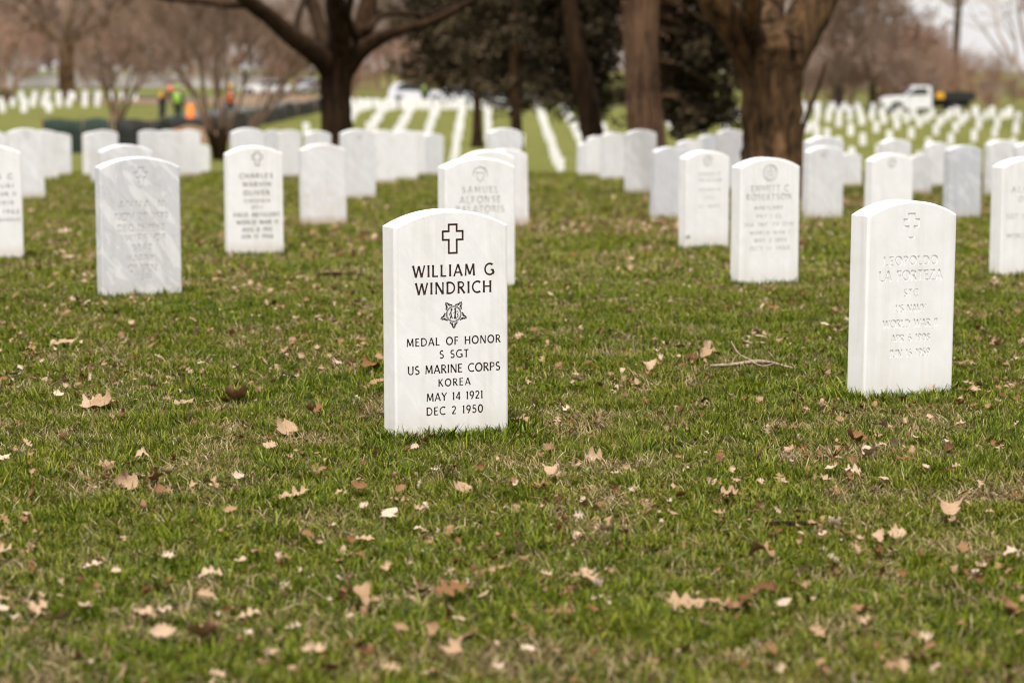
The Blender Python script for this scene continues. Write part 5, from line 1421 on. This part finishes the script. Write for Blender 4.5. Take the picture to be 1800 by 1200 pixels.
for z, r in ((.48, .281), (.82, .259)):
    t = MB(); t.tube([(0, 0, z), (0, 0, z + .12)], [r, r - .003], 20); t.build('band', YELLOW, e, True)
t = MB(); t.tube([(0, 0, -.01), (0, 0, .08)], [.42, .40], 20); t.build('foot', TYRE, e, True)

# ---- far-off bare woods that read as one mass
protos = []
for i in range(5):
    tr, cr = bare_tree('woods', '', 0, 0, 18 + 2 * i, .35, 500 + i, levels=4, kids=(4, 4, 5, 5), minr=.028, nlimb=7, fork=.16, first=(.2, 1.0), obj=False, loc=(0, 0, 0))
    cr.add(tr.v, tr.f)
    m = cr.mesh('bare_wood_tree'); m.materials.append([TWIG, TWIGRED, TWIGGREY][i % 3]); protos.append(m)
wx, wd = [], []
rw = random.Random(9)
wsc = []
for _ in range(78):
    d = rw.uniform(235, 420); pxx = rw.uniform(-250, 2050)
    sk = min(1, max(0, (pxx - 1380) / 280))
    wsc.append(rw.uniform(.55, 1.15) * (1 - sk) + sk * rw.uniform(.16, .36))
    wx.append((pxx - 900) / FPX * d); wd.append(d)
for _ in range(34):
    d = rw.uniform(170, 235); pxx = rw.uniform(1385, 1900)
    wx.append((pxx - 900) / FPX * d); wd.append(d); wsc.append(rw.uniform(.16, .30) if pxx < 1680 else rw.uniform(.12, .2))
for _ in range(26):
    d = rw.uniform(200, 240); pxx = rw.uniform(-60, 900)
    wx.append((pxx - 900) / FPX * d); wd.append(d); wsc.append(rw.uniform(.2, .4))
wx, wd = np.array(wx), np.array(wd); n = len(wx)
o = scatter('distant_woods', protos, np.stack([wx, wd, ground(wx, wd)], 1), np.stack([np.zeros(n), np.zeros(n), rng.uniform(0, 6.28, n)], 1), np.array(wsc), rng.random(n))
tag(o, 'hazy belt of bare brown trees closing the distance', 'woods', kind='stuff')
fx, fd = [], []
for (a0, a1, d0, d1, stp) in ((1410, 1620, 168, 186, 24), (620, 905, 138, 156, 15), (0, 260, 158, 170, 22), (1680, 1800, 150, 166, 30)):
    for d in np.arange(d0, d1, 4.5):
        for q in np.arange(a0, a1, stp):
            fx.append((q + rw.uniform(-3, 3) - 900) / FPX * d); fd.append(d + rw.uniform(-.3, .3))
fx, fd = np.array(fx), np.array(fd); n = len(fx)
o = scatter('farthest_headstones', [fm], np.stack([fx, fd, ground(fx, fd)], 1), np.stack([np.zeros(n), np.zeros(n), np.full(n, R(8))], 1), np.ones(n), np.zeros(n))
tag(o, 'mass of farthest headstones under the distant trees', 'headstones', kind='stuff')
# low dark hedge under the evergreens
hm = MB(); rh = random.Random(12)
cs = [Vector((rh.uniform(-5, 5), rh.uniform(-.8, .8), rh.uniform(.2, 1.5))) for _ in range(90)]
foliage(hm, cs, [.6] * 90, 45, .22, rh, .0)
X, Y = pxd(1080, 168)
e = empty('hedge', (X, Y, gz(X, Y))); tag(e, 'low dark clipped hedge between the leaning evergreen and the cedar trunk', 'hedge')
hm.build('foliage', EVER, e)
st = MB()
for k in range(12): st.tube([(rh.uniform(-4.8, 4.8), rh.uniform(-.5, .5), -.1), (rh.uniform(-4.8, 4.8), 0, 1.0)], [.05, .02], 5)
st.build('stem', BARKD, e)
